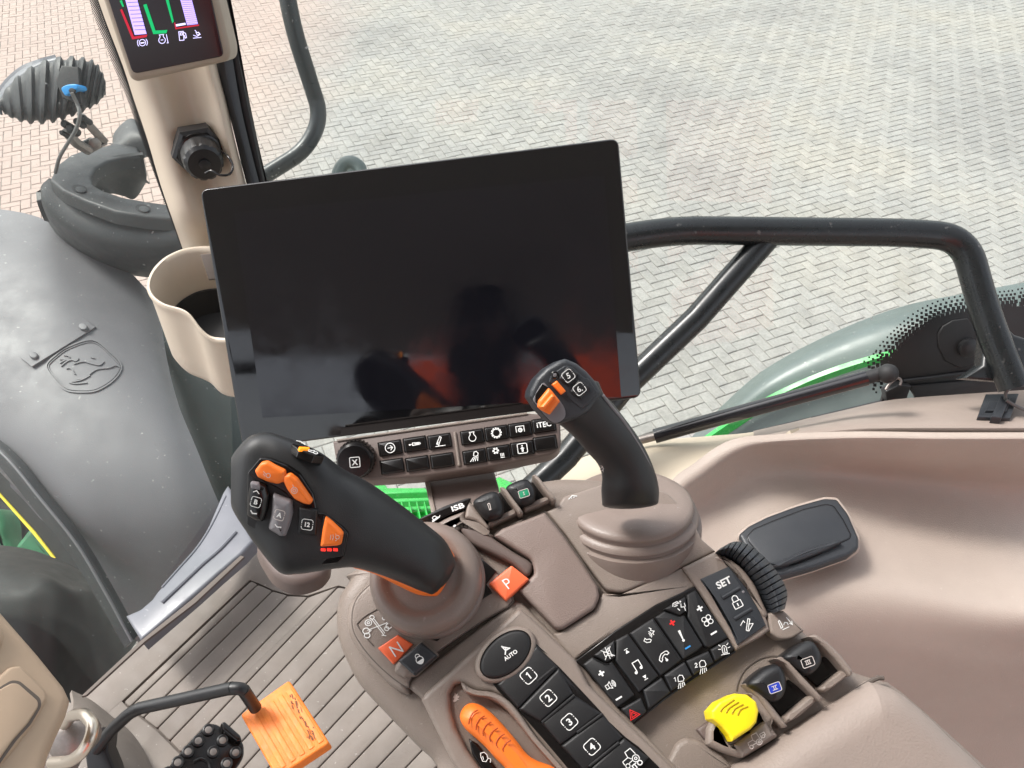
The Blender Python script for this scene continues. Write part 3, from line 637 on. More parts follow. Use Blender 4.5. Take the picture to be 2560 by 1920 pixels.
fr0 = (Vector((0, 0)), Vector((1, 0)), Vector((0, 1)))
V = []; mb = MB()
def emb(P, w, closed=False, h=.002):
    Lf, Rt = ribbon(P, w, closed); n = len(P); Vv = [SF.hit(p, h) for p in Lf] + [SF.hit(p, h) for p in Rt] + [SF.hit(p, h - .006) for p in Lf] + [SF.hit(p, h - .006) for p in Rt]
    Fx = []
    for i in range(n if closed else n - 1):
        j = (i + 1) % n; Fx += [[i, j, n + j, n + i], [i, 2 * n + i, 2 * n + j, j], [n + i, n + j, 3 * n + j, 3 * n + i]]
    mb.add(Vv, Fx)
emb(bad, 3.4, True, .0032); emb([tuple(p) for p in inset(bad, 5)], 1.6, True, .0022)
for s in ([(520, 1415), (560, 1390), (600, 1385)], [(530, 1440), (580, 1400), (620, 1385), (660, 1395), (680, 1370)], [(555, 1345), (590, 1350), (605, 1365)], [(520, 1380), (570, 1380)], [(575, 1460), (605, 1455), (630, 1475), (640, 1500), (655, 1508)],
          [(650, 1560), (740, 1535), (800, 1490), (850, 1465), (940, 1455), (1000, 1435), (1040, 1450)], [(600, 1580), (650, 1590), (755, 1582)], [(785, 1362), (820, 1372)], [(600, 1578), (700, 1560), (780, 1520)], [(640, 1420), (720, 1400), (780, 1415), (860, 1430), (900, 1400)]):
    emb([p[:2] for p in spline([(*B(*q), 0) for q in s], 4)], 2.6, False, .003)
mb.build('embossed_badge', M['fender'], t)

t = thing('inner_fender', 'narrow grey-green curved panel between the front fender and the cup holder', 'panel', at(D(400, 900), 2.2))
patch('shell', [
 [(B(900, 560), 2.42), (B(1040, 640), 2.36), (B(1180, 720), 2.31), (B(1290, 800), 2.30), (B(1480, 860), 2.32)],
 [(B(1000, 800), 2.30), (B(1150, 850), 2.22), (B(1300, 900), 2.18), (B(1380, 950), 2.20), (B(1600, 1000), 2.24)],
 [(B(1100, 1100), 2.25), (B(1250, 1150), 2.16), (B(1380, 1170), 2.14), (B(1500, 1200), 2.17), (B(1700, 1250), 2.22)],
 [(B(1300, 1600), 2.18), (B(1450, 1620), 2.10), (B(1600, 1620), 2.08), (B(1800, 1620), 2.10), (B(2000, 1600), 2.15)],
 [(C_(1400, 350), 2.12), (C_(1600, 380), 2.05), (C_(1800, 400), 2.03), (C_(2050, 400), 2.05), (C_(2300, 380), 2.1)],
 [(C_(1500, 1000), 2.08), (C_(1800, 1000), 2.02), (C_(2000, 1000), 2.0), (C_(2250, 1000), 2.02), (C_(2500, 1000), 2.06)]], M['darkgreen'], t, thick=.008)

# --- moulded bracket that carries the work lamp
t = thing('lamp_support', 'grey moulded horseshoe-shaped plastic support under the ribbed work lamp', 'support', at(A(700, 1300), 1.9))
PS_ = P3((A(300, 1080), 1.92), (A(1050, 1300), 1.86), (A(700, 900), 2.10))
outer = ms(A, [(305, 1100), (350, 1010), (430, 950), (500, 925), (600, 905), (700, 880), (800, 885), (850, 905), (860, 960), (760, 965), (660, 990), (590, 1030), (560, 1080), (570, 1130), (640, 1170), (760, 1210), (900, 1235), (1110, 1265), (1130, 1350), (1050, 1338), (900, 1328), (700, 1295), (520, 1230), (380, 1165)])
prism('top_flange', outer, PS_, M['fender2'], t, 0, -.035, .008, 3)
patch('skirt', [
 [(A(300, 1095), 1.93), (A(330, 1125), 1.925), (A(400, 1175), 1.92), (A(520, 1235), 1.91), (A(700, 1297), 1.90), (A(900, 1330), 1.88), (A(1060, 1342), 1.865), (A(1200, 1345), 1.855)],
 [(A(250, 1150), 1.95), (A(265, 1230), 1.935), (A(360, 1320), 1.92), (A(510, 1400), 1.90), (A(700, 1450), 1.885), (A(900, 1470), 1.87), (A(1080, 1470), 1.855), (A(1250, 1470), 1.845)],
 [(A(262, 1240), 2.00), (A(290, 1330), 1.98), (A(400, 1430), 1.96), (A(560, 1520), 1.94), (A(740, 1560), 1.925), (A(920, 1580), 1.91), (A(1100, 1580), 1.90), (A(1260, 1580), 1.89)],
 [(A(300, 1380), 2.10), (A(370, 1480), 2.09), (A(480, 1570), 2.08), (A(650, 1650), 2.07), (A(800, 1690), 2.06), (A(960, 1710), 2.05), (A(1120, 1730), 2.04), (A(1300, 1740), 2.03)]], M['fender2'], t, thick=.01)
patch('inner_wall', [
 [(A(560, 1085), 1.995), (A(590, 1032), 2.02), (A(660, 992), 2.04), (A(760, 967), 2.06), (A(880, 950), 2.08)],
 [(A(565, 1150), 2.05), (A(620, 1120), 2.09), (A(700, 1100), 2.12), (A(800, 1090), 2.14), (A(900, 1100), 2.15)],
 [(A(640, 1180), 2.10), (A(700, 1190), 2.15), (A(760, 1205), 2.18), (A(830, 1220), 2.20), (A(905, 1110), 2.21)]], M['fender2'], t, thick=.01)
patch('rear_hump', [
 [(A(690, 890), 2.2), (A(700, 820), 2.2), (A(760, 750), 2.2), (A(820, 730), 2.2), (A(900, 800), 2.2)],
 [(A(700, 900), 2.12), (A(760, 850), 2.12), (A(820, 820), 2.12), (A(880, 830), 2.12), (A(960, 900), 2.12)],
 [(A(800, 1000), 2.12), (A(850, 980), 2.12), (A(900, 960), 2.12), (A(950, 980), 2.12), (A(1030, 1090), 2.12)]], M['fender2'], t, thick=.01)
for p in ((490, 1160), (880, 1280)):
    c = A(*p); prism('screw_recess', ell(c, 20, 10, 12, 22), PS_, M['rubber'], t, .001, -.002, 0)
    prism('screw', ell((c[0] + 2, c[1] + 1), 13, 7, 12, 18), PS_, M['fender2'], t, .004, 0, .001)

t = thing('work_light', 'ribbed dark grey work lamp with blue plug on a steel bracket at the upper left', 'work lamp', at(A(450, 870), 1.85))
Z0 = 1.80
def lampgeo():
    mb = MB(); n = 13   # fins stacked along the lamp body
    top = [(-10, 640), (30, 560), (90, 490), (170, 430), (260, 385), (350, 362), (430, 355), (500, 360), (560, 372), (600, 400), (630, 450), (648, 500), (650, 560)]
    bot = [(20, 690), (60, 715), (120, 740), (180, 752), (250, 755), (320, 748), (380, 735), (440, 712), (500, 690), (550, 665), (595, 640), (630, 600), (650, 575)]
    T = [Vector(p[:2]) for p in spline([(*A(*p), 0) for p in top], 4)]; Bo = [Vector(p[:2]) for p in spline([(*A(*p), 0) for p in bot], 4)]
    rings = []; m = len(T)
    for i in range(m):
        f = i / (m - 1); fin = (i % 4) in (0, 1); c = (T[i] + Bo[i]) / 2; h = (T[i] - Bo[i]) / 2
        if not fin: h = h * .88
        hd = .055 * math.sin(math.pi * min(max(f, .06), .94)) * (1 if fin else .8) + .008
        a, b = at(c + h, Z0), at(c - h, Z0); cc = (a + b) / 2; av = (a - b) / 2; w = (cc - CAM).normalized(); w = (w - av.normalized() * w.dot(av.normalized())).normalized(); r = []
        for k in range(24):
            q = 2 * math.pi * k / 24; e = .75; x, y = math.cos(q), math.sin(q); r.append(cc + av * math.copysign(abs(x) ** e, x) + w * hd * math.copysign(abs(y) ** e, y))
        rings.append(r)
    out = []
    for i, r in enumerate(rings):
        out.append(r)
        if i < m - 1 and (i % 4) in (1, 3):   # near-vertical fin walls
            nx = rings[i + 1]; out.append([a * .12 + b * .88 for a, b in zip(r, nx)] if (i % 4) == 1 else [a * .88 + b * .12 for a, b in zip(r, nx)])
    return loft_geo(out)
mk('ribbed_body', *lampgeo(), M['lampgrey'], t, smooth=30)
lr = ((-10, 690), (-12, 640), (28, 560), (88, 490), (168, 430), (258, 385), (350, 360))
patch('lens_rim', [[(A(x + 12, y + 14), 1.79) for x, y in lr], [(A(x - 6, y - 6), 1.795) for x, y in lr], [(A(x - 16 + 12 * (x > 200), y - 16 + 8 * (x > 200)), 1.83) for x, y in lr], [(A(x - 6, y - 4), 1.90) for x, y in lr]], M['sill'], t, thick=.006)
prism('wiring_well', ms(A, [(375, 400), (480, 410), (490, 540), (500, 640), (380, 600), (340, 500)]), P3((A(400, 400), Z0 - .058), (A(500, 500), Z0 - .058), (A(380, 640), Z0 - .055)), M['rubber'], t, 0, -.02, .003)
PLG = P3((A(380, 520), Z0 - .065), (A(480, 520), Z0 - .07), (A(400, 590), Z0 - .06))
prism('plug', sp2(ms(A, [(375, 540), (410, 520), (465, 517), (478, 545), (440, 565), (405, 588), (385, 570)]), 4), PLG, M['conblue'], t, .006, -.03, .003)
prism('plug_key', sp2(ms(A, [(420, 560), (435, 540), (460, 552), (450, 575)]), 3), PLG, M['rubber'], t, .008, .004, .001)
tube('bracket_arm', [at(A(400, 800), 1.83), at(A(470, 880), 1.86), at(A(545, 925), 1.90)], .012, M['galv'], t, n=8, sm=1)
PB = P3((A(480, 700), 1.86), (A(670, 870), 1.93), (A(400, 820), 1.86))
prism('bracket_strap', ms(A, [(480, 700), (525, 705), (670, 865), (655, 885), (610, 870), (500, 750)]), PB, M['galv'], t, .004, -.012, .002)
prism('bracket_strap', ms(A, [(430, 880), (470, 880), (560, 925), (650, 880), (668, 885), (570, 940), (540, 940), (470, 915)]), PB, M['galv'], t, .004, -.012, .002)
prism('bracket_foot', ms(A, [(500, 880), (560, 850), (640, 870), (650, 890), (560, 930), (500, 905)]), PB, M['lampgrey'], t, .001, -.01, .001)
revolve('bolt', PB.hit(A(580, 882), .002), PB.n, [(.016, 0), (.016, .006), (.010, .010)], M['galv'], t, n=6)
for (x, y, r) in ((395, 760, 20), (380, 815, 13), (470, 745, 18), (430, 790, 22), (510, 725, 16)): revolve('clamp_nut', at(A(x, y), 1.80), -FWD, [(r * .00042 * 1.1, -.03), (r * .00042 * 1.1, 0), (r * .00042 * .8, .004)], M['rubber'], t, n=10)
tube('cable', [at(A(440, 570), Z0 - .075), at(A(475, 640), 1.74), at(A(490, 710), 1.74), at(A(465, 800), 1.76), at(A(410, 890), 1.79), at(A(365, 970), 1.84), at(A(340, 1060), 1.90)], .0042, M['cable'], t, n=10)

# --- green machinery and stripe at the far left
t = thing('chassis_rail', 'dark chassis rail with thin yellow stripe at the left edge', 'chassis rail', at(C_(200, 1200), 2.1))
PCR = P3((C_(0, 500), 2.2), (C_(1000, 1659), 2.0), (C_(-300, 1300), 2.25))
prism('rail', ms(C_, [(-300, 330), (0, 560), (1050, 1700), (560, 1700), (400, 1300), (0, 850), (-300, 640)]), PCR, M['cover'], t, 0, -.08, .006)
prism('stripe', ms(C_, [(-100, 700), (0, 812), (300, 1140), (475, 1365), (455, 1372), (285, 1160), (0, 838), (-100, 730)]), PCR, M['jdyellow'], t, .003, -.002, 0)
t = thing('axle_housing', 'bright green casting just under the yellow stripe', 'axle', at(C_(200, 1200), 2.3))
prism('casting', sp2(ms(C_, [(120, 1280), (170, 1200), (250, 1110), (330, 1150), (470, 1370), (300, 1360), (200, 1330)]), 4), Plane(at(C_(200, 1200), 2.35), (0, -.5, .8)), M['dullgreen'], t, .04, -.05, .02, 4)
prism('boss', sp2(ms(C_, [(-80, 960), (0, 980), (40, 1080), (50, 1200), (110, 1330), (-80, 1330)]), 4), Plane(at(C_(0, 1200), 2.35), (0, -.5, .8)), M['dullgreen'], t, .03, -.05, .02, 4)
prism('bracket_plate', sp2(ms(C_, [(-80, 800), (60, 890), (150, 960), (200, 1100), (100, 1290), (-80, 1350)]), 4), Plane(at(C_(0, 1200), 2.5), (0, -.5, .8)), M['cover'], t, .03, -.05, .02, 4)

t = thing('wheel_cover', 'dark domed cover outside the floor edge behind the beige column', 'cover', at(E(300, 400), 1.9))
patch('dome', [
 [(C_(-200, 1250), 2.0), (C_(0, 1255), 1.98), (C_(250, 1290), 1.96), (C_(480, 1370), 1.95), (C_(700, 1480), 1.95), (C_(900, 1620), 1.96), (E(720, 250), 1.97), (E(855, 480), 1.98)],
 [(C_(-200, 1390), 1.80), (C_(0, 1400), 1.78), (C_(220, 1440), 1.77), (C_(440, 1500), 1.77), (C_(620, 1600), 1.78), (E(560, 190), 1.80), (E(680, 340), 1.83), (E(800, 560), 1.87)],
 [(C_(-200, 1560), 1.70), (C_(0, 1570), 1.69), (C_(200, 1600), 1.68), (E(280, 140), 1.69), (E(400, 200), 1.70), (E(500, 300), 1.72), (E(600, 470), 1.76), (E(720, 680), 1.80)],
 [(E(-100, 300), 1.66), (E(0, 300), 1.65), (E(150, 320), 1.65), (E(260, 360), 1.66), (E(350, 430), 1.67), (E(430, 540), 1.70), (E(510, 680), 1.74), (E(600, 850), 1.78)],
 [(E(-100, 700), 1.66), (E(0, 720), 1.65), (E(150, 740), 1.65), (E(260, 760), 1.66), (E(350, 790), 1.68), (E(400, 830), 1.71), (E(460, 900), 1.75), (E(520, 980), 1.79)]], M['cover'], t, thick=.01)

# ================================================================ CAB SHELL
CABZ = (at(E(1100, 900), 1.30)).z
PFL = Plane(at(E(1100, 900), 1.30), (0, 0, 1))
t = thing('floor_mat', 'grooved taupe rubber mat covering the cab floor', 'floor mat', at(E(1300, 800), 1.3))
prism('mat_sheet', [E(330, 960), E(500, 835), E(860, 500), E(1180, 250), E(1480, -30), F_(-60, 1110), F_(400, 900), F_(1500, 900), (2000, 1500), (2000, 2200), (-100, 2300)], PFL, M['matdk'], t, -.006, -.02, 0)
LN = [((1540, 128), (760, 870)), ((1583, 150), (795, 905)), ((1672, 190), (880, 970)), ((1765, 218), (965, 1036)), ((1890, 228), (1042, 1112)), ((2075, 165), (1110, 1182)), ((2190, 190), (1190, 1255)), ((2290, 230), (1290, 1330)), ((2390, 290), (1380, 1400)),
      ((2490, 360), (1450, 1490)), ((2590, 430), (1530, 1570)), ((2690, 510), (1600, 1650)), ((2790, 590), (1700, 1740)), ((2890, 670), (1800, 1820)), ((2990, 750), (1900, 1900)), ((3090, 830), (2000, 2000))]
for k in range(len(LN) - 1):
    (a0, a1), (b0, b1) = LN[k], LN[k + 1]; v = lambda p, dx=0, dy=0: E(p[0] + dx, p[1] + dy)
    P = [v(a0, 2, 2), v(b0, -1, -2), v(b1, -1, -2), v(a1, 2, 2)]
    V, Fc = prism_geo(rnd(P, 6), PFL, 0, -.012, .002); mk('raised_strip', V, Fc, M['mat'], t)
mb = MB()
# smooth margin of the mat around the ribs
mb.add(*prism_geo(ms(E, [(500, 838), (860, 498), (1180, 248), (1480, -30), (1700, -100), (2400, -100), (2400, 150), (2290, 222), (2190, 182), (2078, 157), (1890, 219), (1765, 209), (1672, 182), (1590, 143), (1534, 122), (750, 866), (640, 960)]), PFL, -.0005, -.012, .001))
mb.add(*prism_geo(ms(E, [(500, 838), (745, 864), (762, 882), (790, 912), (872, 978), (957, 1043), (1034, 1120), (1102, 1190), (1182, 1262), (1282, 1337), (1400, 1450), (300, 1500), (300, 950)]), PFL, -.0008, -.012, .001))
mb.build('mat_margin', M['mat'], t)
t = thing('door_sill', 'pale grey curved plastic sill strip between the floor mat and the window', 'sill', at(C_(1800, 1300), 1.35))
PSI = P3((C_(1350, 1659), 1.34), (C_(2180, 1210), 1.40), (C_(1960, 740), 1.52))
prism('sill_strip', ms(C_, [(1965, 730), (1985, 760), (2120, 1080), (2190, 1210), (2080, 1330), (1880, 1500), (1690, 1670)]) + ms(E, [(862, 492), (768, 340), (860, 300), (930, 240)]) + ms(C_, [(1350, 1659), (1500, 1490), (1640, 1340), (1720, 1230), (1800, 1080), (1860, 940), (1920, 800)]), PSI, M['sill'], t, 0, -.03, .006, 3)
tube('bead', [PSI.hit(p, .001) for p in ms(C_, [(2040, 1140), (1900, 1290), (1750, 1420), (1560, 1600), (1400, 1750)])], .004, M['sill'], t, n=8)
tube('edge_line', [PSI.hit(p, .0) for p in ms(C_, [(1950, 830), (1880, 980), (1800, 1130), (1700, 1280), (1560, 1440), (1400, 1620)])], .0022, M['sill'], t, n=8)
prism('floor_lip', ms(E, [(500, 838), (862, 498), (1175, 246), (1478, -28), (1500, -20), (1200, 262), (890, 500), (530, 830)]), PSI, M['matdk'], t, .003, -.001, .0003)

t = thing('steering_column', 'beige steering column shroud with recessed panel in the bottom left corner', 'steering column', at(E(200, 900), .8))
PCO = P3((E(0, 260), .92), (E(460, 850), .90), (E(0, 1278), .78))
prism('shroud', ms(E, [(-200, 60), (0, 262), (120, 400), (260, 560), (420, 758), (450, 820), (462, 850), (440, 930), (380, 1060), (330, 1180), (300, 1300), (240, 1500), (-200, 1500)]), PCO, M['colbeige'], t, 0, -.10, .016, 5)
prism('raised_face', ms(E, [(-200, 180), (0, 380), (40, 440), (30, 500), (-60, 620), (-200, 700)]), PCO, M['colbeige'], t, .008, -.01, .008, 4)
rec = rnd(ms(E, [(-120, 820), (60, 650), (130, 640), (290, 800), (300, 850), (200, 1020), (60, 1200), (-120, 1400)]), 8)
prism('panel_surround', rec, PCO, M['colbeige'], t, .005, -.005, .005, 4)
prism('panel_gap', rnd(ms(E, [(-120, 850), (70, 738), (120, 742), (250, 850), (255, 900), (190, 1010), (100, 1110), (-20, 1280), (-120, 1300)]), 8), PCO, M['matdk'], t, .0055, .0, .0002)
prism('access_panel', rnd(ms(E, [(-120, 860), (72, 752), (115, 755), (236, 862), (240, 898), (175, 1000), (85, 1100), (-30, 1262), (-120, 1290)]), 8), PCO, M['colbeige'], t, .0075, .0, .002)
t = thing('tie_down_ring', 'polished steel ring handle beside the beige column', 'ring', at(E(480, 1110), .98))
tube('ring', bendpts([at(E(400, 1010), 1.02), at(E(440, 955), 1.0), at(E(520, 945), .97), at(E(572, 1010), .95), at(E(560, 1090), .94), at(E(510, 1180), .94), at(E(430, 1240), .95), at(E(320, 1245), .97)], .012), .0075, M['steel'], t, n=16, sm=2)
revolve('ring_base', at(E(415, 1110), 1.03), -FWD, [(.03, -.03), (.03, 0), (.022, .01), (.01, .014)], M['galv'], t, n=20)
prism('mount_block', ms(E, [(330, 1150), (400, 1060), (470, 1010), (520, 1060), (440, 1200), (330, 1300)]), P3((E(330, 1150), 1.06), (E(520, 1060), 1.08), (E(400, 1250), 1.04)), M['galv'], t, 0, -.03, .004)

t = thing('throttle_pedal', 'worn orange ribbed pedal pad on a bent black arm', 'pedal', at(E(1700, 1000), 1.1))
PPE = P3((E(1775, 740), 1.13), (E(1480, 950), 1.10), (E(2020, 1130), 1.06))
pad = rnd(ms(E, [(1775, 736), (2024, 1125), (1700, 1340), (1476, 948)]), 8)
mo = mat('worn_orange_rubber', (.80, .20, .02), .55, .6, 500, var=.16, vscale=45)
prism('pad', pad, PPE, mo, t, .004, -.014, .003, 3)
for k in range(5):
    f = (k + .55) / 5.6; a = Vector(E(1775, 736)).lerp(Vector(E(1476, 948)), f); b = Vector(E(2024, 1125)).lerp(Vector(E(1700, 1340)), f); a, b = a.lerp(b, .1), a.lerp(b, .93); w = (Vector(E(1476, 948)) - Vector(E(1775, 736))).normalized()
    prism('rib', rnd([tuple(a - w * 8), tuple(b - w * 8), tuple(b + w * 8), tuple(a + w * 8)], 3), PPE, mo, t, .0050, .003, .0009)
dirt = mat('pedal_grime', (.16, .06, .02), .8); mb = MB(); rr = random.Random(5)
for k in range(34):
    y = rr.uniform(835, 1110); x = 1785 + (y - 830) * .5 + rr.gauss(0, 16); l = rr.uniform(8, 34); w = rr.uniform(1.5, 5)
    mb.add([PPE.hit(E(x + a, y + b), .0052 + k * 1e-6) for a, b in ((-w, -l * .5), (w, -l * .5), (w + l * .3, l * .5), (-w + l * .3, l * .5))], [[0, 1, 2, 3]])
mb.build('scuff_marks', dirt, t, smooth=0)
tube('arm', bendpts([at(E(585, 1170), 1.12), at(E(680, 1050), 1.12), at(E(820, 920), 1.10), at(E(1420, 788), 1.06), at(E(1490, 790), 1.06), at(E(1570, 910), 1.09)], .02), .0088, M['black'], t, n=16, sm=2)
prism('arm_bracket', ms(E, [(530, 1110), (580, 1055), (670, 1085), (660, 1180), (700, 1278), (760, 1500), (560, 1500), (520, 1200)]), P3((E(560, 1060), 1.13), (E(680, 1100), 1.13), (E(560, 1300), 1.12)), M['black'], t, .0, -.03, .004)
t = thing('brake_pedal', 'black brake pedal plate studded with steel grip bosses', 'pedal', at(E(1300, 1150), 1.12))
PBP = P3((E(1290, 1005), 1.15), (E(1500, 1190), 1.14), (E(1030, 1278), 1.09))
plate = sp2(ms(E, [(980, 1330), (1040, 1265), (1110, 1180), (1180, 1100), (1260, 1020), (1300, 1004), (1345, 1015), (1400, 1060), (1485, 1110), (1500, 1170), (1490, 1220), (1440, 1300), (1400, 1420), (1100, 1500)]), 3)
prism('plate', plate, PBP, M['gloss'], t, 0, -.012, .003, 3)
prism('edge_tab', rnd(ms(E, [(1358, 1000), (1382, 990), (1478, 1075), (1488, 1108), (1455, 1110), (1370, 1040)]), 3), PBP, M['gloss'], t, .014, -.01, .003)
for p in ((1280, 1045), (1218, 1112), (1155, 1178), (1092, 1245), (1368, 1110), (1310, 1180), (1448, 1185), (1393, 1252), (1030, 1310)):
    revolve('stud', PBP.hit(E(*p), .0), PBP.n, [(.0085, 0), (.0085, .003), (.0065, .0045), (.0055, .0035), (.0052, .0036)], M['black'], t, n=20)
    revolve('stud_cap', PBP.hit(E(*p), .003), PBP.n, [(.0050, 0), (.0050, .0012), (.003, .0016)], M['galv'], t, n=16)
tube('pad_arc', [PBP.hit(E(*p), .001) for p in ((1190, 1240), (1235, 1222), (1275, 1245), (1290, 1290))], .002, M['gloss'], t, n=8)
t = thing('floor_hump', 'taupe rubber covered hump beside the pedals', 'floor hump', at(E(850, 1180), 1.2))
patch('hump', [[(E(440, 800), 1.29), (E(560, 860), 1.285), (E(700, 970), 1.28), (E(850, 1090), 1.275), (E(980, 1270), 1.26), (E(1060, 1420), 1.25)],
               [(E(450, 900), 1.22), (E(560, 960), 1.21), (E(680, 1060), 1.205), (E(780, 1160), 1.20), (E(860, 1300), 1.19), (E(900, 1450), 1.18)],
               [(E(400, 1050), 1.18), (E(500, 1100), 1.17), (E(600, 1180), 1.165), (E(660, 1280), 1.16), (E(700, 1380), 1.16), (E(720, 1500), 1.15)]], M['mat'], t, thick=.006)

# ---------------------------------------------------------------- corner pillar
t = thing('corner_pillar', 'beige curved corner pillar trim rising to the top left', 'pillar', at(A(1100, 900), .95))
def prow(y, xl, xr, d):
    w = xr - xl; prof = [(0, .020), (.10, .004), (.22, 0), (.34, .006), (.50, .022), (.64, .026), (.76, .014), (.88, .002), (.96, .006), (1, .016)]
    return [(A(xl + w * f, y + 10 * (f - .5) * -1), d + o) for f, o in prof]
patch('trim', [prow(-250, 520, 1230, .78), prow(100, 640, 1290, .80), prow(400, 755, 1330, .82), prow(600, 820, 1385, .835), prow(850, 905, 1440, .85), prow(1125, 985, 1510, .87), prow(1350, 1062, 1565, .885), prow(1560, 1135, 1620, .935), prow(2000, 1290, 1720, .98), prow(2420, 1440, 1800, 1.01), prow(2700, 1530, 1850, 1.04), prow(3000, 1620, 1930, 1.07)], M['beige'], t, nu=3, nv=3, thick=.004)
def strip(nm, xs, m, d0_, d1_, th):
    rows = []
    for y, a, b in xs:
        f = (y + 300) / 1900; d = d0_ + (d1_ - d0_) * f; rows.append([(A(a, y), d), (A((a + b) / 2, y), d - th), (A(b, y), d)])
    patch(nm, rows, m, t, nu=3, nv=3, thick=.006)
strip('frame_strip', [(-300, 1225, 1322), (0, 1318, 1378), (430, 1325, 1440), (750, 1420, 1500), (1130, 1515, 1595), (1600, 1660, 1720)], M['slate'], .795, .915, .006)
strip('frame_gap', [(-300, 1290, 1345), (0, 1365, 1398), (430, 1425, 1478), (750, 1488, 1540), (1115, 1585, 1618), (1600, 1710, 1740)], M['rubber'], .80, .92, .001)
strip('rubber_seal', [(-300, 1300, 1352), (0, 1376, 1404), (430, 1455, 1490), (750, 1515, 1560), (1110, 1600, 1632), (1600, 1730, 1760)], M['black'], .805, .925, .005)

t = thing('corner_display', 'small black gauge display in a beige bezel on the corner pillar at the top left', 'display', at(A(1100, 200), .76))
PD = P3((A(800, 460), .765), (A(1400, 340), .765), (A(1000, -50), .735))
prism('housing', rnd(ms(A, [(560, -200), (1260, -320), (1412, 300), (1405, 375), (830, 505), (790, 480)]), [5, 5, 14, 14, 16, 14]), PD, M['beige_dk'], t, 0, -.035, .006, 4)
prism('screen', rnd(ms(A, [(600, -200), (1230, -320), (1375, 345), (815, 455)]), [5, 5, 14, 16]), PD, M['scr2'], t, .0012, -.004, .001)
def q(nm, P, m, h=.0016): prism(nm, ms(A, P), PD, M[m], t, h, h - .0003, 0, smooth=0)
q('brake_gauge', [(760, -40), (832, -40), (900, 208), (828, 214)], 'purple')
q('gauge_red_line', [(738, 60), (750, 55), (822, 225), (905, 212), (900, 228), (812, 242)], 'gred', .0018)
q('gauge_green_line', [(735, 5), (748, 0), (762, 40), (752, 42)], 'ggreen', .0018)
q('gauge_green_line', [(880, 30), (900, 24), (955, 188), (1028, 184), (1022, 204), (942, 210)], 'ggreen', .0018)
q('gauge_green_line', [(1010, -30), (1028, -34), (1068, 132), (1058, 142)], 'ggreen', .0018)
q('fluid_gauge', [(1098, -40), (1165, -52), (1216, 148), (1150, 155)], 'purple')
q('fuel_gauge', [(1078, 150), (1138, 140), (1142, 152), (1082, 163)], 'gwhite')
q('gauge_red_line', [(1070, 140), (1076, 138), (1084, 170), (1222, 150), (1224, 158), (1078, 180)], 'gred', .0018)
mb = MB()
for k in range(9): y = -10 + k * 24; x = 768 + (y + 40) * .27; mb.add([PD.hit(A(*p), .0019) for p in ((x, y), (x + 72, y - 3), (x + 72, y), (x, y + 3))], [[0, 1, 2, 3]])
for k in range(15): y = -20 + k * 12; x = 1102 + (y + 40) * .26; mb.add([PD.hit(A(*p), .0019) for p in ((x, y), (x + 66, y - 4), (x + 66, y - 2), (x, y + 2))], [[0, 1, 2, 3]])
mb.build('gauge_ticks', M['scr2'], t, smooth=0)
f = lambda x, y, s=12: frame_(A(x, y), s, 6)
marks('brake_symbol', f(875, 262, 10), [('c', circ(0, 0, .8, 16)), ('s', circ(0, 0, 1.25, 6, 140, 220)), ('s', circ(0, 0, 1.25, 6, -40, 40)), ('f', [(-.6, -.1), (-.35, .22), (-.3, .08), (.3, .08), (.35, .22), (.6, -.1), (.35, -.2), (-.35, -.2)])], 1.6, PD, M['gwhite'], t, .0016)
marks('temperature_symbol', f(995, 240, 11), SY['engine'] + [('s', [(-.3, -.2), (.3, -.2)]), ('s', [(1.1, 1), (1.3, -1)]), ('s', [(1, -1), (1.4, -1)])], 1.6, PD, M['gwhite'], t, .0016)
marks('fuel_symbol', f(1120, 220, 11), [('c', [(-.7, -1), (.3, -1), (.3, 1), (-.7, 1)]), ('c', [(-.4, .2), (.05, .2), (.05, .7), (-.4, .7)]), ('s', [(.3, .8), (.8, .5), (.9, -.5), (.6, -.6), (.5, .0), (.3, .1)])], 1.7, PD, M['gwhite'], t, .0016)
marks('fluid_symbol', f(1208, 208, 11), [('s', [(-.9, -.9), (1, -.9)]), ('s', [(-.8, -.2), (0, -.6), (.8, -.2), (.5, .3), (-.2, .3)]), ('s', [(-.3, .9), (.1, .3)]), ('c', circ(.3, .0, .3, 8))], 1.6, PD, M['gwhite'], t, .0016)

t = thing('socket_cap', 'black capped round socket with strap on the beige corner pillar', 'socket', at(A(1240, 960), .84))
ax = (at(A(1262, 1020), .83) - at(A(1222, 915), .862)).normalized(); c0 = at(A(1225, 925), .862)
revolve('hex_nut', c0, ax, [(.030, -.01), (.030, .006), (.026, .009)], M['black'], t, n=6, smooth=20)
revolve('collar', c0, ax, [(.024, .006), (.024, .011), (.021, .013)], M['gloss'], t, n=32)
prof = [(.0215, .012), (.0215, .028), (.0205, .034), (.017, .038), (.004, .0385)]; V, Fc = revolve_geo(c0, ax, prof, 48)
for i in range(48, 48 * 3):
    if (i % 48) % 4 == 0: V[i] = V[i] + ((c0 + ax * (V[i] - c0).dot(ax)) - V[i]) * .07
mk('cap', V, Fc, M['black'], t, smooth=25)
tube('strap', [at(A(1262, 1065), .825), at(A(1300, 1050), .822), at(A(1350, 1075), .822), at(A(1410, 1070), .825), at(A(1430, 1020), .83), at(A(1400, 960), .835), at(A(1355, 925), .85)], .0013, M['gloss'], t, n=8)
revolve('strap_pin', c0, ax, [(.006, .038), (.006, .041), (.003, .042)], M['black'], t, n=16)

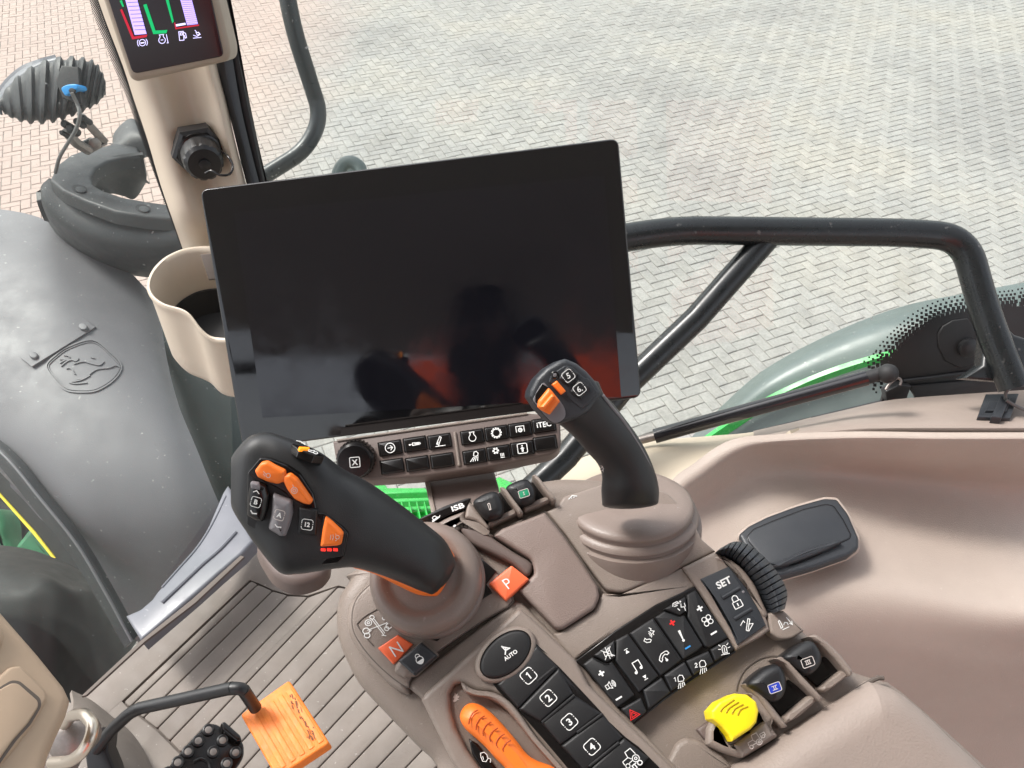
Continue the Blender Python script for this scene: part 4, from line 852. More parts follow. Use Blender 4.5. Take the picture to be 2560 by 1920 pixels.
# ---------------------------------------------------------------- cup holder
t = thing('cup_holder', 'beige open storage cup with a dipped front rim left of the monitor', 'cup holder', at(B(1500, 1600), .8))
rim = [(1795, 428, .900), (1660, 440, .895), (1560, 465, .888), (1440, 525, .875), (1350, 610, .86), (1300, 700, .845), (1290, 790, .83), (1335, 870, .815), (1430, 933, .80), (1570, 975, .79), (1655, 1030, .785), (1740, 1140, .78), (1830, 1215, .778), (1960, 1235, .775), (2120, 1230, .775), (2300, 1150, .78), (2450, 950, .80), (2480, 750, .83), (2400, 600, .86), (2200, 480, .885), (2000, 430, .90)]
RM = spline([at(B(a, b), c) for a, b, c in rim], 4, True); n = len(RM); cen = sum(RM, Vector()) / n
floorz = at(D(475, 850), .842).z
bot = [Vector((cen.x + (p.x - cen.x) * .90 - .004, cen.y + (p.y - cen.y) * .86 - .012, floorz)) for p in RM]
rings = []; lip = .0045
cen_at = lambda r: sum(r, Vector()) / len(r)
def scl(r, s): c = cen_at(r); return [c + Vector(((p.x - c.x) * s, (p.y - c.y) * s, p.z - c.z)) for p in r]
up = lambda r, z: [p + Vector((0, 0, z)) for p in r]
outer_ = [[a.lerp(b, f) for a, b in zip(RM, bot)] for f in (1, .97, .9, .7, .5, .3, .12, .05)]
outer_[0] = scl(outer_[0], .86); outer_[1] = scl(outer_[1], .96)
rings = outer_ + [scl(RM, 1.03), up(scl(RM, 1.03), .002), up(scl(RM, 1.01), .0045), up(scl(RM, .97), .0045), scl(RM, .94)] + [scl([a.lerp(b, f) for a, b in zip(RM, bot)], .92) for f in (.15, .3, .6, .92)]
mk('cup_body', *loft_geo(rings), M['beige'], t, smooth=60)
li = scl([a.lerp(b, .55) for a, b in zip(RM, bot)], .90); hz = sum(p.z for p in li) / n
li = [Vector((p.x, p.y, hz * .6 + p.z * .4)) for p in li]
mk('rubber_liner', *loft_geo([scl([a.lerp(b, .9) for a, b in zip(RM, bot)], .9), li, up(scl(li, .97), 0), scl([a.lerp(b, .88) for a, b in zip(RM, bot)], .86)]), M['rubber'], t)
prism('slot', ms(B, [(1730, 470), (1830, 462), (1880, 680), (1800, 690)]), P3((B(1730, 470), .862), (B(1880, 470), .862), (B(1800, 690), .862)), M['matdk'], t, 0, -.004, .001)

# ---------------------------------------------------------------- monitor
PM = P3((D(432, 410), .655), (D(1335, 300), .655), (D(520, 950), .690))
t = thing('monitor', 'large switched-off black touchscreen monitor in the middle of the cab', 'monitor', at(D(950, 700), .69))
mo_ = rnd(ms(D, [(431, 409), (1336, 298), (1386, 859), (524, 972)]), 22, 8)
prism('back_shell', mo_, PM, M['black'], t, -.0015, -.020, .002, 3)
prism('rear_housing', rnd(ms(D, [(520, 500), (1250, 420), (1300, 780), (600, 880)]), 30), PM, M['black'], t, -.019, -.042, .006)
prism('glass_front', [tuple(p) for p in inset(mo_, 2.2)], PM, M['screen'], t, .0006, -.002, .0007, 2)
prism('display_area', rnd(ms(N, [(190, 420), (1870, 250), (1945, 1255), (320, 1350)]), 2), PM, M['active'], t, .0009, .0004, 0, smooth=0)

# keypad below the monitor
PK = P3((G(165, 320), .672), (G(1960, 110), .672), (G(880, 605), .660))
t = thing('keypad_panel', 'taupe keypad strip with round X knob and fourteen black keys below the monitor', 'keypad', at(G(1100, 450), .68))
prism('panel_body', rnd(ms(G, [(160, 322), (1700, 100), (1960, 120), (1968, 370), (1900, 428), (1420, 528), (880, 607), (430, 637), (250, 590), (185, 470)]), [5, 2, 4, 14, 14, 20, 20, 14, 14, 8]), PK, M['taupe_dk'], t, 0, -.028, .003, 3)
prism('centre_rib', rnd(ms(G, [(1112, 250), (1140, 246), (1178, 520), (1150, 526)]), 4), PK, M['taupe'], t, .002, -.002, .0018, 3)
tube('top_bead', [PK.hit(G(x, y), .0002) for x, y in ((200, 322), (900, 222), (1700, 108))], .0012, M['taupe'], t, n=8, sm=1)
ks = [(617, 378, 'goto', 12), (814, 347, 'cyl', 9), (1008, 325, 'hitch', 12), (1266, 290, 'engine', 11.5), (1456, 260, 'gear', 11), (1644, 232, 'pto', 10), (1832, 198, None, 0),
      (632, 522, None, 0), (832, 502, None, 0), (1028, 478, None, 0), (1284, 446, 'lamp', 12), (1474, 415, 'climate', 12), (1662, 382, 'person', 12), (1842, 340, None, 0)]
for x, y, s, sz in ks:
    c = Vector(G(x, y)); ex = Vector(G(x + 87, y - 13)) - c; ey = Vector(G(x + 8, y + 52)) - c
    P = [tuple(c - ex - ey), tuple(c + ex - ey), tuple(c + ex + ey), tuple(c - ex + ey)]
    prism('key_recess', rnd([tuple(c + (Vector(p) - c) * 1.07) for p in P], 3), PK, M['gloss'], t, .0003, -.002, 0)
    k = prism('key', rnd(P, 4), PK, M['gloss'], t, .0028, -.002, .0014, 3)
    if s: marks('symbol', frame_(c, sz, 8), SY[s], 1.9, PK, M['white'], k, .0031)
    if x == 1832: text('lettering', 'iTEC', frame_(tuple(c + Vector((0, -2))), 6.8, 8), PK, M['white'], k, .0031)
kc = PK.hit(G(352, 462), 0); ka = (PK.hit(G(330, 490), .016) - kc).normalized()
V, Fc = revolve_geo(kc, ka, [(.0168, -.002), (.0168, .006), (.0158, .0085), (.0148, .009), (.0145, .014), (.0135, .0155), (.004, .0157)], 120)
for i in range(120 * 2, ):
    if (i % 120) % 4 < 2: V[i] = V[i] + (kc + ka * (V[i] - kc).dot(ka) - V[i]) * .045
kb = mk('knob', V, Fc, M['gloss'], t, smooth=25)
PKN = Plane(kc + ka * .0158, ka); PKN.n = ka
marks('symbol', frame_(G(338, 492), 12.5, 5), [('c', rrect(1, 1, .3))], 2.2, PKN, M['white'], kb, .0003)
text('lettering', 'X', frame_(G(338, 492), 7, 5), PKN, M['white'], kb, .0004, .03)
# bracket carrying monitor and keypad
prism('bracket', ms(G, [(880, 595), (1430, 525), (1475, 690), (1500, 1000), (980, 1000), (930, 800)]), P3((G(880, 600), .695), (G(1430, 530), .695), (G(960, 900), .66)), M['taupe_dk'], t, 0, -.02, .002)
prism('bracket_edge', ms(G, [(880, 600), (915, 598), (985, 900), (950, 930)]), P3((G(880, 600), .692), (G(1430, 530), .692), (G(960, 900), .657)), M['taupe_lt'], t, 0, -.01, .001)

# ================================================================ ARMREST CONSOLE
PC = Plane(at(D(1200, 1300), .54), (0, -math.sin(R(20)), math.cos(R(20))))
con = thing('armrest_console', 'taupe armrest control console full of black keys and levers', 'console', PC.hit(D(1300, 1400), -.08))
body = ms(F_, [(1000, 1240), (1085, 1190)]) + ms(D, [(845, 1165), (905, 1128), (1015, 1076), (1060, 1058), (1180, 1030), (1246, 1026), (1330, 1034), (1420, 1056), (1480, 1100), (1515, 1166), (1545, 1191), (1695, 1319), (1760, 1372), (1842, 1440), (1905, 1465), (1960, 1490), (2160, 1668), (2300, 1800), (1000, 1800)]) + \
    ms(D, [(941, 1659)]) + ms(I, [(700, 1480), (430, 1200), (230, 980), (130, 800), (60, 620), (40, 430), (70, 260), (150, 140)])
prism('body', sp2(clean2(body), 3), PC, M['taupe'], con, -.007, -.09, .014, 6, smooth=60)
# left pod: plate with a rim
rim = ms(I, [(470, 60), (400, 110), (300, 190), (200, 290), (155, 370), (140, 470), (150, 560), (190, 640), (270, 760), (400, 900), (520, 1010), (640, 1060), (650, 950), (900, 700), (1280, 450), (1480, 330), (1300, 40), (900, -200)])
prism('pod_rim', sp2(rim, 3), PC, M['taupe_lt'], con, .0015, -.02, .006, 5, smooth=60)
gap = ms(I, [(470, 85), (400, 135), (300, 215), (230, 290), (195, 370), (183, 470), (195, 560), (235, 640), (310, 745), (420, 860), (540, 960), (640, 1012), (660, 935), (880, 720), (1260, 460), (1460, 320), (1300, 60), (900, -180)])
prism('pod_groove', sp2(gap, 3), PC, M['matdk'], con, .0019, 0, .0002, 1)
prism('pod_plate', sp2([tuple(p) for p in inset(sp2(gap, 1), 2.4)], 3), PC, M['taupe_lt'], con, .0026, 0, .0012, 3)
# P recess, P key
prism('key_well', ms(I, [(1215, -10), (1330, 90), (1250, 190), (1300, 260), (1230, 300), (1080, 480), (860, 640), (700, 600), (1000, 420), (1200, 200)]), PC, M['gloss'], con, .0036, .002, .0005)
kp = prism('park_key', rnd(ms(I, [(1450, 40), (1590, 150), (1405, 320), (1270, 185)]), 3), PC, M['orangered'], con, .008, 0, .0015, 3)
text('lettering', 'P', frame_(I(1420, 185), 14, 28, .9, up=128), PC, M['white'], kp, .0084, -.005)
kn = prism('neutral_plate', rnd(ms(I, [(550, 590), (672, 665), (545, 800), (515, 825), (392, 695)]), [3, 2, 2, 3, 3]), PC, M['orangered'], con, .0045, 0, .001, 2)
text('lettering', 'N', frame_(I(540, 705), 15, 33, .95), PC, M['white'], kn, .005, -.005)
dg_ = marks('shift_diagram', frame_(I(390, 525), 25, 5, 1.15), SY['clover'], 2.2, PC, M['white'], con, .0032)
tube('diagram_groove', [PC.hit(I(*p), .0027) for p in ((392, 388), (300, 440), (238, 495), (235, 520), (290, 600), (360, 680))], .0005, M['matdk'], con, n=6, sm=3)
lk = prism('lock_mount', rnd(ms(I, [(740, 630), (875, 745), (690, 915), (600, 930), (520, 880), (530, 820)]), 5), PC, M['taupe_lt'], con, .0085, 0, .004, 4)
kb = prism('lock_key', rnd(ms(I, [(738, 645), (862, 752), (680, 912), (550, 795)]), 4), PC, M['slate'], con, .0125, .004, .0022, 4)
marks('symbol', frame_(I(722, 785), 13, 33), SY['padlock'], 2, PC, M['white'], kb, .0129)
# right hand module with keys 1-4
mod = ms(I, [(735, 1100), (770, 1045), (1100, 745), (1495, 388), (1520, 380), (1600, 445), (1960, 785)]) + ms(Q, [(700, 480), (1820, 1580), (2100, 1850)]) + ms(I, [(2200, 2000), (1980, 1800), (1800, 1590), (1640, 1390), (1500, 1190), (1400, 1090), (1290, 1045), (1180, 1040), (1110, 1010), (1050, 968), (995, 985), (955, 1060), (965, 1180), (1010, 1330), (1100, 1500), (1200, 1643), (1320, 1800), (1120, 1800), (980, 1600), (880, 1400), (800, 1240)])
prism('module_frame', rnd(clean2(ms(I, [(620, 1000), (640, 950), (1480, 320), (1530, 330), (1990, 790)]) + ms(Q, [(760, 420), (1850, 1560), (2100, 1900)]) + ms(I, [(2300, 2100), (1500, 2100), (900, 1300), (720, 1080)])), 5), PC, M['taupe_lt'], con, .0005, -.02, .0035, 4)
prism('module_plate', rnd(clean2(mod), 5), PC, M['taupe_lt'], con, .008, -.01, .004, 5)
# throttle recess shelf
prism('lever_channel', ms(I, [(735, 1110), (1050, 975), (1180, 1035), (1500, 1250), (2000, 1850), (1800, 2000), (1350, 1900), (1100, 1620), (900, 1350)]), PC, M['taupe'], con, .0012, -.01, .001)
prism('channel_wall', sp2(ms(I, [(1050, 962), (1110, 1000), (1180, 1028), (1290, 1040), (1400, 1090), (1500, 1190), (1640, 1390), (1820, 1600), (2000, 1820), (1980, 1850), (1780, 1620), (1600, 1420), (1460, 1240), (1360, 1140), (1260, 1090), (1170, 1070), (1080, 1040)]), 3), PC, M['taupe_lt'], con, .0115, 0, .003, 4)
marks('symbol', frame_(I(1012, 1085), 12.5, 15), SY['rabbit'], 2, PC, M['offwhite'], con, .0016)
prism('speed_key', ms(I, [(1110, 1410), (1180, 1450), (1330, 1643), (1330, 1760), (1220, 1660), (1140, 1540)]), PC, M['gloss'], con, .0055, 0, .0015)
marks('symbol', frame_(I(1235, 1560), 16, 15), SY['pump'], 2, PC, M['white'], con, .0060)
ol = sp2(ms(I, [(1130, 1122), (1070, 1150), (1036, 1210), (1040, 1270), (1085, 1340), (1160, 1405), (1240, 1480), (1320, 1570), (1400, 1650), (1500, 1780), (1650, 1900), (1850, 1900), (1840, 1720), (1790, 1640), (1670, 1595), (1580, 1540), (1500, 1440), (1400, 1320), (1300, 1215), (1210, 1145)]), 3)
lev = prism('throttle_lever', ol, PC, M['orange'], con, .022, 0, .011, 7, smooth=60)
og = mat('orange_groove', (.45, .07, .01), .5)
for k in range(6):
    cx, cy = 1150 + k * 52, 1235 + k * 48; s = 1 - .03 * k
    tube('grip_groove', [PC.hit(I(cx + a, cy + b), .0221 - e) for a, b, e in ((-38 + 6 * k, 62 - 2 * k, .0008), (-30, 20, 0), (-5, -25, 0), (36, -52, .0008))], .00045, og, lev, n=6, sm=3)
# oval auto key
c = I(1402, 745); prism('oval_bezel', ell(c, 88, 58, -40, 48), PC, M['taupe_lt'], con, .0125, 0, .003, 4)
prism('oval_gap', ell(c, 76, 46, -42, 48), PC, M['gloss'], con, .0128, .01, 0)
ka_ = prism('auto_key', ell(c, 74.5, 44.5, -42, 48), PC, M['keyblk'], con, .0138, .01, .002, 3)
marks('symbol', frame_(I(1403, 715), 12, -5), SY['auto'], 3.2, PC, M['white'], ka_, .0142)
text('lettering', 'AUTO', frame_(I(1442, 752), 5.2, 35), PC, M['white'], ka_, .0142, .03)
# number keys
kx = [((1300, 970), (1640, 660)), ((1500, 1180), (1825, 840)), ((1690, 1290), (1950, 1070))]
strip_px = ms(I, [(1290, 965), (1400, 930), (1560, 800), (1640, 655), (1735, 745)]) + ms(Q, [(-20, -35), (50, 10), (320, 262), (600, 560), (880, 862), (960, 965), (1180, 1172), (1360, 1305), (1640, 1585), (1900, 1900), (700, 1900), (400, 1560), (130, 1240), (-200, 860), (-500, 560)])
prism('key_strip', clean2(strip_px), PC, M['gloss'], con, .0088, .004, .0005)
kd = [(I(1330, 985), I(1652, 668)), (Q(-190, 600), Q(300, 255)), (Q(70, 985), Q(545, 592)), (Q(290, 1275), Q(905, 845)), (Q(620, 1620), Q(1130, 1215)), (Q(900, 1950), Q(1500, 1440))]
# order the ends by hand so that each key is one quad
ends = [(I(1330, 985), I(1650, 668)), (I(1500, 1180), I(1825, 845)), (Q(60, 985), Q(505, 605)), (Q(320, 1290), Q(880, 862)), (Q(640, 1640), Q(1160, 1175)), (Q(980, 2000), Q(1500, 1440))]
for k in range(5):
    (a0, b0), (a1, b1) = ends[k], ends[k + 1]; P = [Vector(a0), Vector(b0), Vector(b1), Vector(a1)]; cc = sum(P, Vector((0, 0))) / 4
    P = [tuple(p + (cc - p).normalized() * 1.6) for p in P]
    o = prism('number_key', rnd(P, 3), PC, M['keyblk'], con, .0115, .006, .002, 3)
    if k < 4:
        pos = [I(1584, 914), I(1741, 1090), Q(440, 972), Q(737, 1300)][k]
        marks('dashed_frame', frame_(pos, 17, 43, 1), dashbox(.5), 2.3, PC, M['white'], o, .0118)
        (marks('lettering', frame_(pos, 9.5, 38), SY['one'], 1, PC, M['white'], o, .0119) if k == 0 else text('lettering', str(k + 1), frame_(pos, 9.5, 38), PC, M['white'], o, .0119, .025))
    else:
        marks('symbol', frame_(Q(1235, 1450), 21, 38), SY['tractor'], 2.2, PC, M['white'], o, .0118); text('lettering', 'AUTO', frame_(Q(1290, 1570), 7, 38), PC, M['white'], o, .0119, .03)
for a, b in ((Q(20, 440), Q(245, 255)), (Q(80, 980), Q(508, 620)), (Q(540, 1115), Q(872, 868)), (Q(700, 1560), Q(1092, 1245))):
    tube('key_ridge', [PC.hit(a, .0112), PC.hit(b, .0118)], .0009, M['keyblk'], con, n=8, sm=1)
# leather pad
lp = rnd(clean2([G(1440, 1070), G(1500, 1012), G(1840, 882), J(95, 0), J(230, 190), J(365, 400), J(378, 480), J(340, 570), J(85, 735), J(30, 728), I(1510, 235), I(1630, 110), G(1755, 1340), G(1740, 1260)]), [4, 4, 3, 3, 3, 6, 8, 8, 12, 10, 4, 10, 8, 14])
prism('pad_gap', [tuple(p) for p in inset(lp, -2)], PC, M['matdk'], con, -.001, -.012, 0)
prism('leather_pad', lp, PC, M['leather'], con, .0055, -.01, .003, 4)
# right joystick plate
bp_ = rnd(clean2([G(1850, 880), G(1935, 845), G(1990, 760), G(2180, 700), D(1330, 1036), D(1440, 1062), D(1490, 1110), J(1190, 28), J(1295, 118), J(1040, 240), J(560, 445), J(430, 425), J(370, 350), J(230, 160), J(110, -10)]), [2, 2, 4, 4, 8, 10, 10, 3, 2, 2, 14, 10, 4, 4, 4])
prism('stick_plate', bp_, PC, M['taupe_lt'], con, .0015, -.012, .002, 3)
marks('symbol', frame_(G(2062, 775), 11, 20, 1.3), SY['halfc'] + [('s', [(-.3, .0), (-.2, .25)]), ('s', [(.1, .0), (.3, .2)])], 2, PC, M['white'], con, .0019)
# climate frame and keys
cf = rnd(clean2([J(10, 770), J(60, 760), J(330, 590), J(400, 450), J(540, 460), J(1030, 250), J(1125, 370), J(1150, 400), J(640, 640), J(180, 985), J(60, 860)]), 4)
prism('key_frame', cf, PC, M['taupe_lt'], con, .001, -.012, .002, 3)
kb_ = clean2([J(185, 985), J(500, 745), J(820, 540), J(1130, 395), J(1300, 640), J(1462, 880), J(1452, 920), J(1150, 1120), J(900, 1290), J(650, 1490), J(470, 1270), J(300, 1090)])
prism('key_base', kb_, PC, M['gloss'], con, .0022, -.01, .001)
# columns, each a pair of lines running down-right
def quad(P, name='key', h=.0060, m='keyblk', r=3): return prism(name, rnd(clean2(ms(J, P)), r), PC, M[m], con, h, .001, .0016, 3)
k1 = quad([(245, 1015), (320, 955), (430, 1005), (475, 990), (655, 1255), (520, 1355)])
k2 = quad([(505, 820), (600, 770), (845, 1105), (690, 1235), (500, 985)])
k3 = quad([(615, 765), (800, 645), (1030, 975), (860, 1105)])
k4 = quad([(815, 640), (890, 590), (1010, 632), (1045, 620), (1195, 865), (1155, 905), (1040, 975)])
k5 = quad([(1065, 460), (1135, 425), (1395, 800), (1240, 885), (1210, 870), (1070, 640)])
k6 = quad([(330, 940), (495, 820), (500, 960), (430, 998)], h=.0075)
k7 = quad([(885, 575), (1055, 475), (1075, 580), (1010, 628)], h=.0075)
k8 = quad([(1252, 895), (1395, 812), (1448, 890), (1290, 990)])
k9 = quad([(1060, 985), (1240, 905), (1282, 998), (1120, 1100)])
k10 = quad([(885, 1100), (1050, 990), (1112, 1108), (945, 1225)])
k11 = quad([(720, 1215), (870, 1115), (938, 1235), (765, 1370)])
k12 = quad([(545, 1365), (705, 1275), (750, 1385), (645, 1475)])
WH, SZ = M['white'], .0064
ms_ = lambda n, x, y, s, w=2, m=WH, a=31, p=con, h=SZ, asp=1.: marks('symbol', frame_(J(x, y), s, a, asp), SY[n], w, PC, m, p, h)
ms_('plus', 390, 1085, 9, 0, p=k1); ms_('speaker', 460, 1180, 13, 1.8, p=k1); ms_('minus', 528, 1282, 8.5, 0, p=k1, asp=1.1)
ms_('next', 592, 912, 8.5, 1.8, p=k2); ms_('music', 675, 1030, 15, 2.4, p=k2); ms_('prev', 735, 1115, 8.5, 1.8, p=k2)
ms_('voice', 765, 785, 18, 1.8, p=k3, a=20); ms_('phonedot', 888, 955, 14, 2, p=k3, a=0)
ms_('plus', 950, 685, 8.5, 0, M['redp'], p=k4); ms_('bar', 1018, 780, 13, 0, p=k4, a=25); ms_('minus', 1073, 880, 8, 0, M['bluep'], p=k4)
ms_('plus', 1168, 572, 9, 0, p=k5); ms_('fan', 1228, 667, 14.5, 2, p=k5); ms_('minus', 1278, 766, 9, 0, p=k5)
ms_('mute', 440, 925, 14.5, 1.7, p=k6, h=.0079, a=25); ms_('vent', 1005, 560, 15.5, 2.1, p=k7, h=.0079, a=10)
ms_('beacon', 1362, 895, 15.5, 1.7, p=k8, a=12); ms_('work2', 1175, 1035, 16, 1.8, p=k9, a=12); ms_('work', 1003, 1150, 15.5, 1.8, p=k10, a=12)
ms_('hazard', 650, 1412, 14, 1.8, M['redp'], p=k12, a=-85)
# SET module
prism('set_frame', rnd(clean2([J(1035, 245), J(1290, 120), J(1360, 160), J(1440, 240), J(1600, 460), J(1700, 650), J(1725, 745), J(1650, 800), J(1455, 905), J(1390, 790), J(1260, 590), J(1130, 380)]), 3), PC, M['taupe_lt'], con, .0048, -.01, .0025, 4)
sp = prism('set_keypad', rnd(clean2([J(1172, 340), J(1400, 238), J(1530, 400), J(1640, 590), J(1692, 705), J(1468, 862), J(1400, 700), J(1300, 520)]), 2), PC, M['slate'], con, .0065, .002, .001)
text('lettering', 'SET', frame_(J(1357, 368), 9.6, 27), PC, WH, sp, .0069, .03)
ms_('lock', 1468, 540, 17.5, 2.3, p=sp, h=.0069, a=27); ms_('zig', 1545, 705, 16.5, 2, p=sp, h=.0069, a=25)
for a, b in (((1345, 490), (1480, 410)), ((1440, 655), (1575, 575))): tube('key_ridge', [PC.hit(J(*a), .0066), PC.hit(J(*b), .0066)], .0013, M['slate'], sp, n=10, sm=1)
prism('pilot_lamp', ell(J(1512, 440), 3.4, 3.4), PC, M['midgrey'], sp, .0068, .006, .0002)
tb = prism('hitch_tab', rnd(clean2([J(1700, 610), J(1830, 585), J(2000, 745), J(1900, 812), J(1800, 820), J(1725, 760)]), [3, 4, 4, 12, 16, 6]), PC, M['taupe_lt'], con, .004, -.01, .002, 4)
ms_('lowlift', 1840, 700, 15.5, 2, p=tb, h=.0044, a=25)
# thumb wheel at the right edge
def dial():
    inn = [Vector(q_[:2]) for q_ in spline([(*Mm(*p), 0) for p in ((225, 520), (300, 522), (360, 550), (430, 605), (490, 680), (540, 760), (575, 840), (600, 912))], 26)]
    out = [Vector(q_[:2]) for q_ in spline([(*Mm(*p), 0) for p in ((262, 488), (345, 448), (430, 462), (520, 525), (600, 610), (655, 690), (690, 780), (675, 880))], 26)]
    cen_ = Vector(Mm(300, 800)); rings = []; m = len(inn); nr = 12
    for i in range(m):
        f = i / (m - 1); g = (f * 17) % 1; gr_ = 2.8e-3 if g < .10 else (.6e-3 if g < .16 or g > .95 else 0); r = []
        for k in range(nr + 1):
            s = k / nr; p = inn[i].lerp(out[i], s); hgt = .006 + .013 * math.sin(math.pi * (.12 + .76 * s)) - gr_ - .010 * abs(f - .5); r.append(PC.hit(p, hgt))
        r.append(PC.hit(out[i].lerp(cen_, .5), -.03)); r.append(PC.hit(inn[i].lerp(cen_, .5), -.03)); rings.append(r)
    return loft_geo(rings)
mk('thumb_wheel', *dial(), M['slate'], con, smooth=18)
prism('wheel_cheek', sp2(ms(Mm, [(225, 535), (290, 540), (360, 580), (425, 640), (490, 730), (535, 830), (570, 915), (530, 930), (450, 810), (370, 670), (290, 590), (220, 560)]), 3), PC, M['taupe_lt'], con, .006, -.01, .003, 4)

# --- finger levers: bays with fins, paddles and lips
def bay(fins, pads, lips, pits, mp):
    for P in pits: prism('lever_well', ms(mp, P), PC, M['gloss'], con, -.0035, -.008, .0005)
    for P, h in fins: prism('bay_fin', rnd(clean2(ms(mp, P)), 4), PC, M['taupe_lt'], con, h, -.01, .0028, 4)
    for P, h in lips: prism('bay_lip', rnd(clean2(ms(mp, P)), 7), PC, M['taupe_lt'], con, h, -.01, .004, 5)
    o = []
    for P, h, m in pads: o.append(prism('finger_lever', sp2(ms(mp, P), 4), PC, M[m], con, h, -.01, .0065, 6, smooth=60))
    return o
up_ = bay([([(1240, 795), (1285, 840), (1405, 1005), (1385, 1025), (1300, 960), (1205, 930), (1215, 840)], .004),
           ([(1480, 680), (1515, 680), (1560, 720), (1672, 885), (1640, 905), (1560, 800)], .009), ([(1735, 590), (1765, 580), (1800, 610), (1935, 785), (1905, 800), (1830, 720)], .009)],
          [([(1270, 790), (1330, 740), (1430, 705), (1485, 735), (1515, 810), (1515, 870), (1480, 915), (1400, 935), (1345, 905), (1300, 850)], .012, 'black'),
           ([(1530, 690), (1580, 640), (1680, 608), (1735, 640), (1768, 700), (1765, 760), (1735, 800), (1650, 822), (1600, 790)], .012, 'black')],
          [([(1385, 955), (1450, 915), (1600, 850), (1635, 860), (1630, 890), (1500, 955), (1400, 1000)], .003), ([(1655, 835), (1720, 800), (1870, 748), (1895, 760), (1895, 785), (1780, 840), (1675, 882)], .003)],
          [[(1290, 830), (1500, 720), (1630, 890), (1400, 1000)], [(1560, 720), (1760, 640), (1890, 780), (1680, 880)]], G)
marks('symbol', frame_(G(1402, 842), 9, 18), SY['slot'], 1.6, PC, M['offwhite'], up_[0], .0124)
pl_ = prism('colour_tag', rnd(ms(G, [(1630, 725), (1705, 698), (1718, 750), (1645, 778)]), 3), PC, M['green'], con, .0125, .011, .0004)
marks('symbol', frame_(G(1674, 738), 9.5, 18, 1.35), [('c', rrect(1, 1, .3)), ('s', [(0, -.35), (0, .35)]), ('s', [(-.15, .35), (.15, .35)]), ('s', [(-.15, -.35), (.15, -.35)])], 1.3, PC, M['offwhite'], pl_, .0129)
lo = bay([([(755, 560), (790, 560), (850, 610), (985, 785), (960, 795), (900, 740), (830, 640)], .006), ([(905, 430), (950, 418), (985, 440), (1060, 520), (1172, 640), (1150, 655), (1050, 560), (960, 450)], .008), ([(1090, 312), (1130, 302), (1195, 345), (1260, 410), (1328, 500), (1310, 525), (1230, 430), (1150, 350)], .009)],
         [([(780, 560), (830, 500), (900, 458), (950, 465), (978, 510), (985, 570), (965, 630), (920, 655), (875, 630), (830, 600)], .013, 'black'), ([(965, 420), (1010, 375), (1075, 338), (1120, 335), (1155, 375), (1172, 430), (1150, 480), (1105, 512), (1060, 490), (1010, 455)], .013, 'black')],
         [([(962, 735), (1010, 690), (1100, 620), (1130, 622), (1135, 655), (1050, 730), (970, 775)], .004), ([(1145, 585), (1190, 545), (1280, 480), (1303, 485), (1306, 515), (1230, 575), (1180, 608), (1155, 600)], .004)],
         [[(850, 620), (985, 540), (1100, 625), (965, 750)], [(1020, 470), (1170, 420), (1290, 490), (1150, 590)]], K)
for (x, y, m, n_) in ((912, 583, 'blue', 2), (1085, 450, None, 3)):
    fr = frame_(K(x, y), 11.5, 20, 1.35); rct = [fmap(fr, p) for p in rrect(1, 1, .35)]
    if m: tg = prism('colour_tag', rct, PC, M[m], con, .0135, .012, .0004); hh = .0139
    else: tg, hh = lo[1], .0134
    it = [('c', rrect(1, 1, .35))]
    for k in range(n_): xx = (k - (n_ - 1) / 2) * .3; it.append(('s', [(xx, -.4), (xx, .4)]))
    it += [('s', [(-.45, .42), (.45, .42)]), ('s', [(-.45, -.42), (.45, -.42)])]
    marks('symbol', fr, it, 1.7, PC, M['offwhite'], tg, hh)
tube('detent_ring', [PC.hit(K(*p), -.0068) for p in ((712, 600), (722, 550), (760, 485), (830, 435), (900, 418), (950, 425))], .0006, M['matdk'], con, n=6, sm=4)
tube('detent_mark', [PC.hit(K(830, 478), -.0065), PC.hit(K(842, 500), -.0065)], .0008, M['matdk'], con, n=6, sm=1)
# yellow lever
prism('pto_housing', rnd(clean2(ms(K, [(560, 800), (580, 755), (600, 745), (650, 800), (700, 880), (870, 752), (830, 660), (770, 610), (800, 608), (850, 680), (915, 810), (935, 835), (900, 860), (755, 948), (735, 950), (640, 920), (560, 880)])), 4), PC, M['taupe_lt'], con, .0035, -.012, .004, 4)
prism('pto_face', rnd(ms(K, [(700, 882), (868, 756), (912, 838), (748, 948)]), 3), PC, M['taupe_lt'], con, .006, -.01, .003, 3)
marks('symbol', frame_(K(805, 860), 17.5, 27), SY['tractor'] + [('s', [(1.1, -.2), (1.1, .5), (1.8, .5), (1.8, .0)]), ('c', circ(1.45, .0, .22, 8))], 1.9, PC, M['offwhite'], con, .0064)
prism('pto_well', ms(K, [(640, 790), (820, 700), (868, 755), (700, 882)]), PC, M['gloss'], con, -.002, -.01, 0)
yl = prism('pto_lever', rnd(ms(K, [(578, 702), (622, 652), (705, 612), (770, 618), (818, 655), (832, 705), (820, 765), (790, 800), (690, 866), (676, 835), (640, 790), (586, 745)]), 2), PC, M['yellow'], con, .016, -.004, .0026, 4)
ygr = mat('yellow_groove', (.45, .30, .0), .5)
for k in range(4): tube('grip_groove', [PC.hit(K(628 + k * 30, 708 + 6 * k), .0161), PC.hit(K(645 + k * 30, 684 + 4 * k), .0161), PC.hit(K(700 + k * 24, 645 + 12 * k), .0161)], .0005, ygr, yl, n=6, sm=3)
